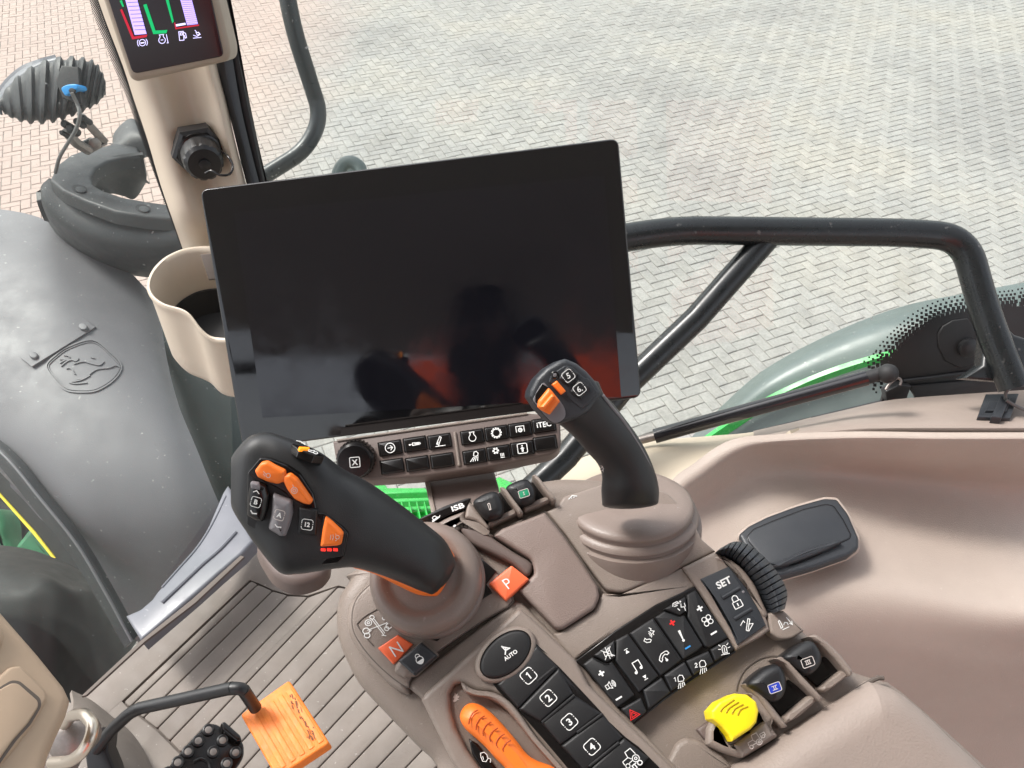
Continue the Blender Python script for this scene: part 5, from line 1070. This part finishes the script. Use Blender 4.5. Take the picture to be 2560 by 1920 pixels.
# rest pad at the lower right
pad_ = clean2(ms(K, [(690, 1010), (800, 945), (950, 850), (1200, 690), (1430, 548), (1470, 538), (1530, 552), (1620, 592), (1760, 705), (1900, 840), (2080, 1010), (2400, 1400), (2400, 1800), (400, 1800), (400, 1200)]))
tube('armrest_gap', [PC.hit(K(*q_), -.0062) for q_ in ((500, 1130), (690, 1003), (950, 842), (1200, 682), (1425, 543), (1480, 533))], .0016, M['matdk'], con, n=8, sm=3)
prism('armrest_pad', sp2(pad_, 3), PC, M['armpad'], con, .013, -.05, .024, 8, smooth=60)
prism('tray_lip', rnd(clean2(ms(K, [(330, 1010), (400, 870), (450, 840), (520, 850), (640, 930), (700, 1000), (560, 1100), (330, 1100)])), 8), PC, M['taupe'], con, -.003, -.02, .004, 4)
prism('tray_step', ms(K, [(505, 800), (590, 740), (600, 850), (640, 905), (560, 870)]), PC, M['taupe_dk'], con, -.002, -.01, .002)
# indicator strip at the far end and its print
bs = prism('indicator_strip', rnd(ms(G, [(845, 935), (1050, 835), (1215, 775), (1258, 772), (1215, 855), (1080, 905), (905, 990)]), 3), PC, M['gloss'], con, .004, -.01, .001)
text('lettering', 'ISB', frame_(G(1152, 845), 6.8, 19, 1.5), PC, WH, bs, .0044, .03)
marks('symbol', frame_(G(965, 945), 9, 25, 1.4), SY['trailer'], 1.8, PC, WH, bs, .0044)
prism('far_collar', rnd(clean2(ms(G, [(910, 1000), (1080, 912), (1215, 860), (1205, 930), (1330, 1000), (1440, 1065), (1400, 1090), (1300, 1010), (1200, 985), (1150, 1040), (960, 1060)])), 6), PC, M['taupe_lt'], con, .0035, -.01, .004, 4)
prism('pilot_lamp', ell(G(1126, 994), 4, 2.4, -30), PC, WH, con, .0042, .003, 0)
prism('pod_wall', sp2(clean2(ms(G, [(1170, 1010), (1230, 985), (1330, 1030), (1420, 1080), (1600, 1200), (1740, 1290), (1700, 1390), (1580, 1290), (1400, 1200), (1250, 1120)])), 3), PC, M['taupe_dk'], con, .0032, -.01, .003, 4)

# ================================================================ JOYSTICKS
BT = (PC.n)
t = thing('drive_joystick', 'left black joystick with orange thumb keys leaning over the floor', 'joystick', PC.hit(F_(1680, 1290), .0))
bc = PC.hit(F_(1690, 1310), .002)
boot = [(.0395, -.004), (.0395, .003), (.0385, .0055), (.0345, .006), (.0345, .010), (.0380, .0115), (.0388, .015), (.0378, .020), (.0350, .0245), (.0310, .0265), (.0275, .0262), (.0250, .0240), (.0225, .0235), (.020, .025)]
V, Fc = revolve_geo(bc, BT, boot, 56); lean = (at(F_(1500, 1180), .50) - bc); lean = (lean - BT * lean.dot(BT)).normalized()
for i in range(len(V)): hgt = (V[i] - bc).dot(BT); V[i] = V[i] + lean * max(0, hgt / .036) ** 1.6 * .004
mk('rubber_boot', V, Fc, M['rubber_t'], t, smooth=60)
gs = [(F_(1878, 1130), F_(1690, 1392), .512, .020, 2.1), (F_(1800, 985), F_(1590, 1355), .508, .022, 2.1), (F_(1640, 850), F_(1440, 1290), .503, .023, 2.15), (F_(1420, 680), F_(1250, 1222), .496, .024, 2.2), (F_(1200, 525), F_(1090, 1182), .489, .024, 2.4), (F_(1010, 425), F_(960, 1188), .483, .022, 2.8),
      (F_(830, 295), F_(800, 1208), .477, .021, 3.4), (F_(640, 205), F_(650, 1228), .473, .020, 3.8), (F_(500, 155), F_(500, 1215), .470, .019, 4), (F_(400, 132), F_(330, 1020), .469, .018, 4), (F_(300, 150), F_(235, 885), .468, .017, 4.5), (F_(225, 200), F_(170, 790), .468, .016, 4.5), (F_(150, 285), F_(128, 720), .469, .014, 4), (F_(120, 335), F_(116, 670), .469, .0125, 4)]
mk('grip', *grip_geo(gs, 44, 5, (1, 0), .006), M['blackrub'], t, smooth=60)
og_ = [(F_(1870, 1090), F_(1735, 1412), .519, .019, 2.1), (F_(1795, 985), F_(1600, 1402), .516, .019, 2.1), (F_(1640, 860), F_(1440, 1328), .512, .020, 2.15), (F_(1420, 700), F_(1250, 1236), .505, .020, 2.2), (F_(1200, 560), F_(1090, 1190), .497, .020, 2.4)]
mk('orange_underside', *grip_geo(og_, 30, 5, (1, 1), .004), M['orange'], t, smooth=60)
PJ = P3((F_(300, 560), .4505), (F_(560, 300), .4495), (F_(950, 900), .4600))
prism('face_panel', rnd(clean2(ms(F_, [(345, 335), (430, 345), (560, 395), (660, 460), (770, 620), (805, 770), (860, 770), (1010, 890), (1048, 935), (1010, 1120), (960, 1165), (560, 1212), (245, 860), (232, 700), (248, 450)])), 4), PJ, M['gloss'], t, .0010, -.004, .001)
def jk(nm, P, m, h=.003, r=3, b=.0014): return prism(nm, rnd(clean2(ms(F_, P)), r), PJ, M[m], t, h, -.002, b, 4)
o1 = jk('direction_key', [(300, 440), (350, 375), (400, 365), (470, 405), (545, 440), (545, 520), (485, 545), (400, 525), (325, 490)], 'orange', .0055, 5, .0022)
o2 = jk('direction_key', [(528, 475), (585, 462), (640, 505), (700, 590), (762, 680), (740, 708), (690, 700), (615, 662), (560, 590), (525, 520)], 'orange', .0055, 4, .0022)
marks('symbol', frame_(F_(405, 468), 12, -15), [('c', circ(.2, 0, .45, 12)), ('s', [(-1, .6), (-.3, .1)]), ('s', [(-.9, .1), (-.4, -.3)])], 1.5, PJ, M['offwhite'], o1, .0059)
marks('symbol', frame_(F_(618, 588), 12, -30), [('c', circ(0, 0, .65, 12)), ('c', circ(0, 0, .3, 8)), ('s', [(-.9, .9), (-.4, .5)])], 1.5, PJ, M['offwhite'], o2, .0059)
jk('key_rest', [(250, 445), (330, 495), (480, 560), (560, 610), (600, 690), (740, 725), (790, 730), (785, 950), (640, 930), (560, 1000), (480, 990), (240, 860)], 'keyblk', .0018, 4, .0008)
b1 = jk('roller', [(262, 525), (330, 535), (392, 565), (415, 650), (400, 760), (365, 850), (300, 840), (235, 800), (238, 660)], 'gloss', .0075, 5, .004)
jk('roller_painted_glint', [(268, 528), (330, 538), (348, 560), (345, 590), (275, 575)], 'midgrey', .0080, 3, .001)  # grey piece drawn as the highlight on the black roller
a1 = jk('roller', [(440, 625), (500, 650), (590, 685), (598, 790), (575, 890), (548, 965), (500, 968), (400, 905), (425, 800)], 'midgrey', .0075, 6, .0045)
for (x, y, s, pr) in ((315, 680, 'B', b1), (500, 783, 'A', a1)):
    marks('dashed_frame', frame_(F_(x, y), 12.5, -16), dashbox(.5), 1.7, PJ, M['offwhite'] if s == 'A' else WH, pr, .0079); text('lettering', s, frame_(F_(x, y), 6.2, -16), PJ, WH, pr, .0080, .035)
marks('arrow_mark', frame_(F_(318, 602), 8, -14), [('s', [(-1, -.2), (0, .5), (1, -.3)])], 2.4, PJ, WH, b1, .0079)
marks('arrow_mark', frame_(F_(297, 765), 8.5, -10), [('s', [(-1, .6), (-.3, -.2), (1, -.1)])], 3, PJ, WH, b1, .0079)
marks('arrow_mark', frame_(F_(490, 872), 8.5, -10), [('s', [(-1, .5), (-.3, -.2), (1, -.1)])], 2.6, PJ, WH, a1, .0079)
t12 = jk('function_key', [(655, 725), (725, 735), (802, 745), (790, 950), (715, 945), (640, 930)], 'keyblk', .0042, 3, .0014)
marks('dashed_frame', frame_(F_(720, 858), 13, -8, 1.08), dashbox(.5), 1.7, PJ, WH, t12, .0046); text('lettering', '12', frame_(F_(722, 858), 5.8, -8), PJ, WH, t12, .0047, .035)
jk('amber_light', [(622, 948), (760, 972), (750, 1006), (615, 980)], 'ledy', .0035, 2, .0006)
jk('side_key_well', [(845, 790), (1030, 930), (1000, 1110), (830, 1140), (805, 1040)], 'keyblk', .0022, 4, .0008)
o3 = jk('side_key', [(860, 808), (915, 850), (1005, 935), (990, 1020), (960, 1032), (820, 1040), (840, 900)], 'orange', .0058, 4, .0022)
marks('symbol', frame_(F_(940, 960), 12, -5), [('c', circ(.5, .1, .4, 10)), ('s', [(-.9, .5), (-.9, -.5)]), ('s', [(-.5, .6), (-.3, .0), (-.5, -.6)]), ('s', [(0, .8), (.2, .6)]), ('s', [(.1, -.7), (.4, -.5)])], 1.4, PJ, M['offwhite'], o3, .0062)
for x in (845, 893, 942): jk('red_light', [(x - 18, 1048), (x + 18, 1050), (x + 20, 1070), (x - 16, 1068)], 'ledr', .0032, 1, .0002)
for k in range(8): jk('wheel_rib', [(505 + k * 30, 1050 + k * 3), (518 + k * 30, 1052 + k * 3), (556 + k * 24, 1155), (544 + k * 24, 1155)], 'keyblk', .0028, 1, .0006)
# far side plate of the head
PJ2 = P3((F_(430, 150), .462), (F_(850, 315), .470), (F_(700, 260), .458))
prism('side_plate', rnd(ms(F_, [(590, 192), (640, 200), (700, 225), (862, 318), (780, 308), (660, 262), (600, 220)]), 2), P3((F_(440, 165), .462), (F_(862, 318), .468), (F_(650, 262), .455)), M['gloss'], t, .001, -.004, .001)
PJ3 = P3((F_(440, 165), .4605), (F_(862, 318), .4665), (F_(650, 262), .4535))
prism('amber_light', rnd(ms(F_, [(655, 241), (738, 245), (740, 257), (665, 256)]), 1), PJ3, M['ledy'], t, .002, 0, .0002)
marks('symbol', frame_(F_(668, 212), 6, -15, 2), [('s', [(-1, .4), (0, .6), (.4, .1)]), ('s', [(.6, .2), (1, -.3)])], 1.8, PJ3, WH, t, .002)
marks('symbol', frame_(F_(770, 285), 7, -15, 2), [('s', [(-1, .3), (.2, .6)]), ('c', circ(.4, 0, .4, 8)), ('s', [(-1, -.1), (0, -.2)])], 1.8, PJ3, WH, t, .002)
prism('pod_underside', sp2(ms(F_, [(330, 960), (420, 1180), (520, 1270), (640, 1308), (760, 1290), (870, 1230), (900, 1100), (600, 900)]), 4), P3((F_(400, 1100), .56), (F_(860, 1200), .56), (F_(600, 1300), .545)), M['taupe_dk'], None, 0, -.014, .006, 5, smooth=60, loc=at(F_(640, 1250), .56))
o = bpy.context.scene.objects['pod_underside']; o.name = 'console_foot'; tag(o, 'small rounded taupe lug under the head of the left joystick', 'lug')

t = thing('loader_joystick', 'right black joystick with keys 5 and 6 standing in a stepped taupe boot', 'joystick', PC.hit(D(1360, 1130), .0))
rv = ray(Hh(1160, 1400)).normalized(); upv = -DWN; upv = (upv - rv * upv.dot(rv)).normalized(); BT2 = (-rv * .56 + upv * .83).normalized()
bc = at(Hh(1158, 1545), .588)
boot = [(.0535, -.016), (.0535, 0), (.0530, .003), (.0500, .0038), (.0495, .0062), (.0512, .0078), (.0502, .011), (.0466, .0122), (.0462, .0146), (.0474, .0160), (.0466, .0184), (.0440, .0204), (.038, .0216), (.031, .0222), (.0265, .0226), (.0240, .0230), (.022, .0228)]
revolve('rubber_boot', bc, BT2, boot, M['rubber_t'], t, 72, smooth=60)
gs = [(Hh(920, 1392), Hh(1398, 1372), .529, .020, 2.15), (Hh(912, 1265), Hh(1402, 1260), .523, .0205, 2.15), (Hh(918, 1140), Hh(1375, 1130), .519, .020, 2.2), (Hh(880, 1035), Hh(1310, 960), .514, .019, 2.3), (Hh(790, 935), Hh(1215, 790), .508, .019, 2.4), (Hh(690, 820), Hh(1105, 640), .503, .019, 2.6), (Hh(600, 735), Hh(1000, 510), .498, .0185, 3), (Hh(500, 655), Hh(930, 440), .494, .018, 3.4), (Hh(420, 560), Hh(880, 330), .492, .017, 3.6)]
mk('grip', *grip_geo(gs, 40, 5, (1, 1), .0045), M['blackrub'], t, smooth=60)
tube('grip_highlight_ridge', [at(Hh(*p), d) for p, d in (((925, 445), .480), ((1000, 545), .485), ((1090, 655), .490), ((1180, 790), .495), ((1270, 940), .501), ((1340, 1090), .507), ((1385, 1220), .513))], .0011, M['midgrey'], t, n=8)  # ridge tube coloured grey for the highlight along the grip's edge
PH = P3((Hh(600, 140), .474), (Hh(910, 420), .476), (Hh(480, 690), .472))
hd = rnd(clean2(ms(Hh, [(605, 124), (700, 165), (790, 235), (865, 320), (918, 415), (900, 470), (800, 595), (720, 640), (560, 692), (495, 688), (440, 645), (360, 560), (290, 455), (298, 400), (350, 295), (440, 205), (550, 140)])), 4)
prism('head', hd, PH, M['slate'], t, 0, -.024, .0035, 4)
prism('key_plate', rnd(clean2(ms(Hh, [(600, 185), (660, 200), (760, 290), (800, 300), (880, 420), (800, 520), (740, 560), (640, 480), (600, 440), (560, 450), (490, 350), (455, 330), (480, 260)])), 4), PH, M['slate'], t, .0008, -.002, .0006)
for (x, y, s) in ((625, 274, '5'), (722, 388, '6')):
    c = Vector(Hh(x, y)); kq = prism('function_key', rnd([tuple(c + Vector(v)) for v in ((-2, -24), (26, -6), (4, 27), (-24, 8))], 6), PH, M['keyblk'], t, .0026, 0, .0012, 3)
    marks('dashed_frame', frame_((c.x, c.y), 13.5, 38, 1), dashbox(.5), 1.8, PH, WH, kq, .0030); text('lettering', s + ('.' if s == '6' else ''), frame_((c.x, c.y), 7.4, 26), PH, WH, kq, .0031, .02)
prism('small_key', rnd(ms(Hh, [(528, 315), (608, 408), (565, 440), (485, 350)]), 2), PH, M['orange'], t, .0032, 0, .001, 3)
prism('roller_well', sp2(ms(Hh, [(400, 340), (450, 370), (560, 500), (600, 580), (590, 640), (530, 680), (470, 660), (340, 510), (330, 460)]), 3), PH, M['midgrey'], t, .0006, -.001, .0003)
prism('roller_painted_shadow', ms(Hh, [(400, 345), (455, 375), (470, 400), (370, 520), (340, 500), (340, 440)]), PH, M['gloss'], t, .0012, 0, .0003)  # black sheet drawn as the shade beside the roller
rl = prism('proportional_roller', rnd(clean2(ms(Hh, [(460, 378), (490, 405), (560, 495), (470, 612), (400, 575), (365, 545), (370, 490)])), 3), PH, M['orange'], t, .0050, 0, .0024, 4)
prism('roller_ridge', rnd(ms(Hh, [(488, 428), (518, 452), (420, 570), (385, 545)]), 2), PH, M['orange'], t, .0078, .003, .002, 4)
prism('pilot_lamp', ell(Hh(508, 268), 6, 6), PH, M['midgrey'], t, .0012, 0, .0006)
revolve('lamp_ring', PH.hit(Hh(508, 268), .0), PH.n, [(.0026, 0), (.0026, .001), (.0020, .0014), (.0018, .001)], M['gloss'], t, n=20)
PHG = P3((Hh(880, 1040), .4965), (Hh(1000, 1180), .4985), (Hh(960, 1040), .4945))
marks('symbol', frame_(Hh(915, 1080), 8, -40), [('s', [(-1, .5), (-.3, .8), (.0, .2)]), ('c', rrect(.4, .5, .2)), ('s', [(.3, .2), (1, -.6)])], 1.3, PHG, M['offwhite'], t, .0005)

# ================================================================ RIGHT SIDE TRIM
t = thing('side_trim', 'wide taupe moulded side panel right of the console with a deep hollow', 'side panel', at(D(1900, 1300), .95))
TR = [
 [(D(1405, 1240), .97), (D(1440, 1060), .975), (D(1500, 1000), .975), (D(1580, 950), .975), (D(1680, 938), .97), (D(1850, 932), .96), (D(2030, 934), .955), (D(2260, 934), .95)],
 [(D(1410, 1245), .967), (D(1455, 1080), .968), (D(1520, 1020), .968), (D(1605, 968), .966), (D(1700, 955), .962), (D(1860, 950), .952), (D(2030, 952), .947), (D(2260, 952), .942)],
 [(D(1415, 1250), .975), (D(1468, 1095), .977), (D(1535, 1040), .98), (D(1620, 990), .988), (D(1710, 980), .99), (D(1865, 985), .988), (D(2040, 990), .983), (D(2260, 992), .978)],
 [(D(1420, 1260), .985), (D(1480, 1130), .99), (D(1560, 1075), 1.0), (D(1650, 1035), 1.01), (D(1740, 1025), 1.025), (D(1890, 1030), 1.045), (D(2060, 1045), 1.05), (D(2260, 1060), 1.05)],
 [(D(1425, 1290), .975), (D(1500, 1190), .98), (D(1590, 1140), .985), (D(1690, 1110), .985), (D(1790, 1100), 1.0), (D(1940, 1120), 1.02), (D(2090, 1140), 1.03), (D(2260, 1160), 1.035)],
 [(D(1440, 1360), .95), (D(1540, 1280), .955), (D(1640, 1230), .955), (D(1740, 1200), .955), (D(1840, 1195), .955), (D(1960, 1215), .955), (D(2110, 1240), .955), (D(2260, 1255), .955)],
 [(D(1460, 1450), .935), (D(1580, 1370), .93), (D(1690, 1330), .925), (D(1790, 1300), .92), (D(1880, 1290), .915), (D(1990, 1300), .91), (D(2120, 1320), .905), (D(2260, 1330), .90)],
 [(D(1500, 1550), .95), (D(1640, 1460), .94), (D(1750, 1410), .93), (D(1840, 1385), .925), (D(1930, 1380), .92), (D(2030, 1395), .92), (D(2140, 1410), .92), (D(2260, 1415), .92)],
 [(D(1560, 1650), 1.0), (D(1700, 1560), .99), (D(1800, 1510), .98), (D(1890, 1480), .96), (D(1980, 1480), .955), (D(2070, 1490), .955), (D(2160, 1500), .955), (D(2260, 1500), .955)],
 [(D(1620, 1760), 1.08), (D(1760, 1700), 1.07), (D(1880, 1690), 1.06), (D(1960, 1690), 1.06), (D(2030, 1690), 1.06), (D(2100, 1700), 1.07), (D(2180, 1700), 1.07), (D(2260, 1700), 1.07)]]
patch('panel_shell', TR, M['trim'], t, nu=6, nv=6, thick=.006)
t = thing('window_ledge', 'cream and beige ledge running under the side window', 'ledge', at(L(900, 1220), 1.05))
patch('sunlit_corner', [
 [(G(1750, 700), 1.10), (Hh(700, 1000), 1.10), (Hh(1255, 850), 1.12), (L(560, 1232), 1.12), (L(810, 1208), 1.12), (L(1100, 1135), 1.12)],
 [(D(1200, 1060), 1.02), (D(1320, 1020), 1.03), (D(1420, 980), 1.04), (L(560, 1300), 1.04), (L(800, 1260), 1.04), (L(1100, 1190), 1.04)],
 [(D(1240, 1150), .99), (D(1360, 1120), 1.0), (L(260, 1640), 1.0), (L(430, 1500), .995), (L(620, 1370), .99), (L(1000, 1225), .99)]], M['cream'], t, thick=.006)
patch('ledge_top', [
 [(L(800, 1205), 1.115), (L(1000, 1160), 1.115), (L(1300, 1090), 1.11), (L(1485, 1048), 1.11), (L(1650, 1030), 1.10), (L(1900, 1012), 1.09), (L(2300, 985), 1.08)],
 [(L(800, 1230), 1.06), (L(1000, 1190), 1.05), (L(1300, 1130), 1.04), (L(1480, 1110), 1.035), (L(1700, 1095), 1.03), (L(1900, 1090), 1.02), (L(2300, 1085), 1.01)],
 [(L(780, 1260), 1.0), (L(1000, 1220), .99), (L(1300, 1185), .98), (L(1480, 1178), .975), (L(1700, 1175), .97), (L(1900, 1175), .965), (L(2300, 1175), .96)],
 [(L(760, 1310), .99), (L(1000, 1270), .985), (L(1300, 1245), .98), (L(1480, 1240), .98), (L(1700, 1240), .975), (L(1900, 1240), .97), (L(2300, 1240), .965)]], M['armpad'], t, thick=.006)
t = thing('gas_strut', 'black gas strut with ball joint lying along the lower edge of the side window', 'gas strut', at(L(900, 1080), 1.02))
tube('cylinder', [at(L(285, 1232), 1.06), at(L(1390, 928), 1.0)], .0102, M['strut'], t, n=28, sm=1)
tube('end_sleeve', [at(L(1375, 932), 1.0), at(L(1500, 896), .995)], .0088, M['rubber'], t, n=16, sm=1)
revolve('ball_joint', at(L(1512, 905), .985), -FWD, [(.010, -.016), (.0128, -.006), (.0120, 0), (.008, .006), (.002, .008)], M['rubber'], t, n=20)
tube('joint_clip', [at(L(*p), .985) for p in ((1490, 990), (1510, 960), (1550, 930), (1570, 940), (1565, 965))], .0016, M['galv'], t, n=8)
tube('rod', [at(L(190, 1258), 1.065), at(L(290, 1232), 1.06)], .006, M['galv'], t, n=12, sm=1)
t = thing('ashtray_cover', 'dark slate oval lidded tray set into the side panel', 'tray', at(Mm(800, 420), .93))
PA = P3((Mm(400, 420), .945), (Mm(1000, 170), .965), (Mm(1100, 500), .92))
ao = rnd(clean2(ms(Mm, [(378, 400), (440, 345), (560, 285), (750, 215), (930, 165), (1010, 170), (1080, 260), (1150, 420), (1150, 485), (1090, 530), (850, 615), (650, 672), (560, 660), (430, 500)])), 6)
prism('surround', [tuple(p) for p in inset(ao, -5)], PA, M['trim'], t, -.003, -.012, .004, 4)
prism('bezel', ao, PA, M['slate'], t, .004, -.008, .004, 4)
ai = rnd(clean2(ms(Mm, [(425, 415), (470, 365), (600, 310), (800, 235), (940, 203), (990, 215), (1050, 300), (1102, 400), (1095, 430), (1040, 455), (850, 520), (620, 605), (560, 590), (440, 450)])), 5)
prism('lid_gap', ai, PA, M['gloss'], t, .0045, 0, .0003)
prism('lid', [tuple(p) for p in inset(ai, 2.2)], PA, M['slate'], t, .0060, 0, .0015, 3)
prism('finger_grip', sp2(ms(Mm, [(590, 608), (650, 570), (760, 515), (900, 465), (1045, 442), (960, 485), (850, 530), (700, 585)]), 3), PA, M['slate'], t, .013, .004, .004, 5)
prism('grip_painted_shadow', sp2(ms(Mm, [(610, 612), (720, 580), (860, 530), (980, 482), (860, 545), (740, 590)]), 3), PA, M['gloss'], t, .0065, .004, 0)  # black sliver drawn as the shade under the finger grip
t = thing('cable_clip', 'small dark square cable clip stuck on the ledge at the right edge', 'clip', at(L(2080, 1080), .99))
PCL = P3((L(2010, 1010), 1.02), (L(2185, 1010), 1.015), (L(1970, 1130), .98))
prism('base', rnd(ms(L, [(2012, 1012), (2186, 1008), (2142, 1136), (1968, 1132)]), 2), PCL, M['slate'], t, .004, -.006, .0012)
prism('latch', rnd(ms(L, [(2030, 1050), (2140, 1046), (2120, 1100), (2010, 1098)]), 2), PCL, M['slate'], t, .0075, 0, .0012)
prism('loop_foot', rnd(ms(L, [(2090, 1020), (2140, 1030), (2095, 1134), (2040, 1130)]), 2), PCL, M['slate'], t, .010, 0, .0015)
tube('wire', [at(L(*p), d) for p, d in (((2115, 1040), .99), ((2120, 1000), .985), ((2160, 970), .985), ((2230, 965), .985), ((2300, 990), .99))], .0022, M['cable'], t, n=8)
tube('wire', [at(L(*p), d) for p, d in (((2120, 1045), .985), ((2170, 1075), .983), ((2230, 1100), .98), ((2300, 1120), .98))], .0022, M['cable'], t, n=8)

# ================================================================ UNSEEN CAB PARTS AND INVENTED RED BLOCKS ABOVE AND BEHIND THE VIEWER (they shade the cab and show in the dark screen)
def box(name, a, b, m, parent=None, loc=None):
    V = [(x, y, z) for x in (a[0], b[0]) for y in (a[1], b[1]) for z in (a[2], b[2])]
    return mk(name, V, [[0, 1, 3, 2], [4, 6, 7, 5], [0, 4, 5, 1], [2, 3, 7, 6], [0, 2, 6, 4], [1, 5, 7, 3]], m, parent, smooth=0, loc=loc)
cz = CAM.z
o = box('cab_roof', (-1.1, -1.1, cz + .42), (1.1, .42, cz + .50), M['roof'], loc=(0, 0, cz + .42)); tag(o, 'dark cab roof lining over the viewer, above the frame', 'roof')
t = thing('driver_seat', 'dark cloth driver seat behind the viewer', 'seat', (0, -.55, cz - 1.2))
box('seat_cushion', (-.30, -.75, cz - .80), (.28, -.22, cz - .66), M['seat'], t); box('backrest', (-.28, -.92, cz - .66), (.26, -.78, cz + .05), M['seat'], t)
V, Fc = tube_geo([(-.02, -.62, cz - .05), (-.02, -.60, cz + .12), (-.02, -.58, cz + .30)], [.08, .10, .08], 20, 5); mk('silhouette_headrest', V, Fc, M['seat'], t)  # headrest added as the viewer's dark silhouette in the screen reflection
t = thing('rear_post', 'dark cab post behind the viewer, outside the frame', 'post', (.34, -1.05, cz - .9)); box('post_body', (.50, -1.08, cz - .9), (.60, -1.0, cz + .42), M['seat'], t); box('cross_bar', (-1.1, -1.09, cz + .10), (.50, -1.03, cz + .16), M['seat'], t)  # unseen post and bar added as dark divisions in the screen reflection
t = thing('red_reflection_blocks', 'red trailer parked behind the tractor, seen only as a dull reflection in the dark screen', 'trailer', (1.6, -9, 0))
box('red_block_wide', (1.1, -9, 1.2), (3.4, -8, 8.3), M['red'], t); box('red_block_left', (-1.05, -8.8, 1.2), (-.1, -8.4, 7.5), M['red'], t); box('red_block_mid', (.2, -8.8, 1.2), (.9, -8.5, 7.3), M['red'], t)  # invented red bodies, added to tint the monitor's reflection
for x in (1.3, 3.4):
    for y in (-10.4, -8.8): revolve('wheel', Vector((x, y, .55)), (1, 0, 0), [(.3, -.2), (.55, -.15), (.55, .15), (.3, .2)], M['rubber'], t, 24)  # wheels under the made-up red blocks, out of view
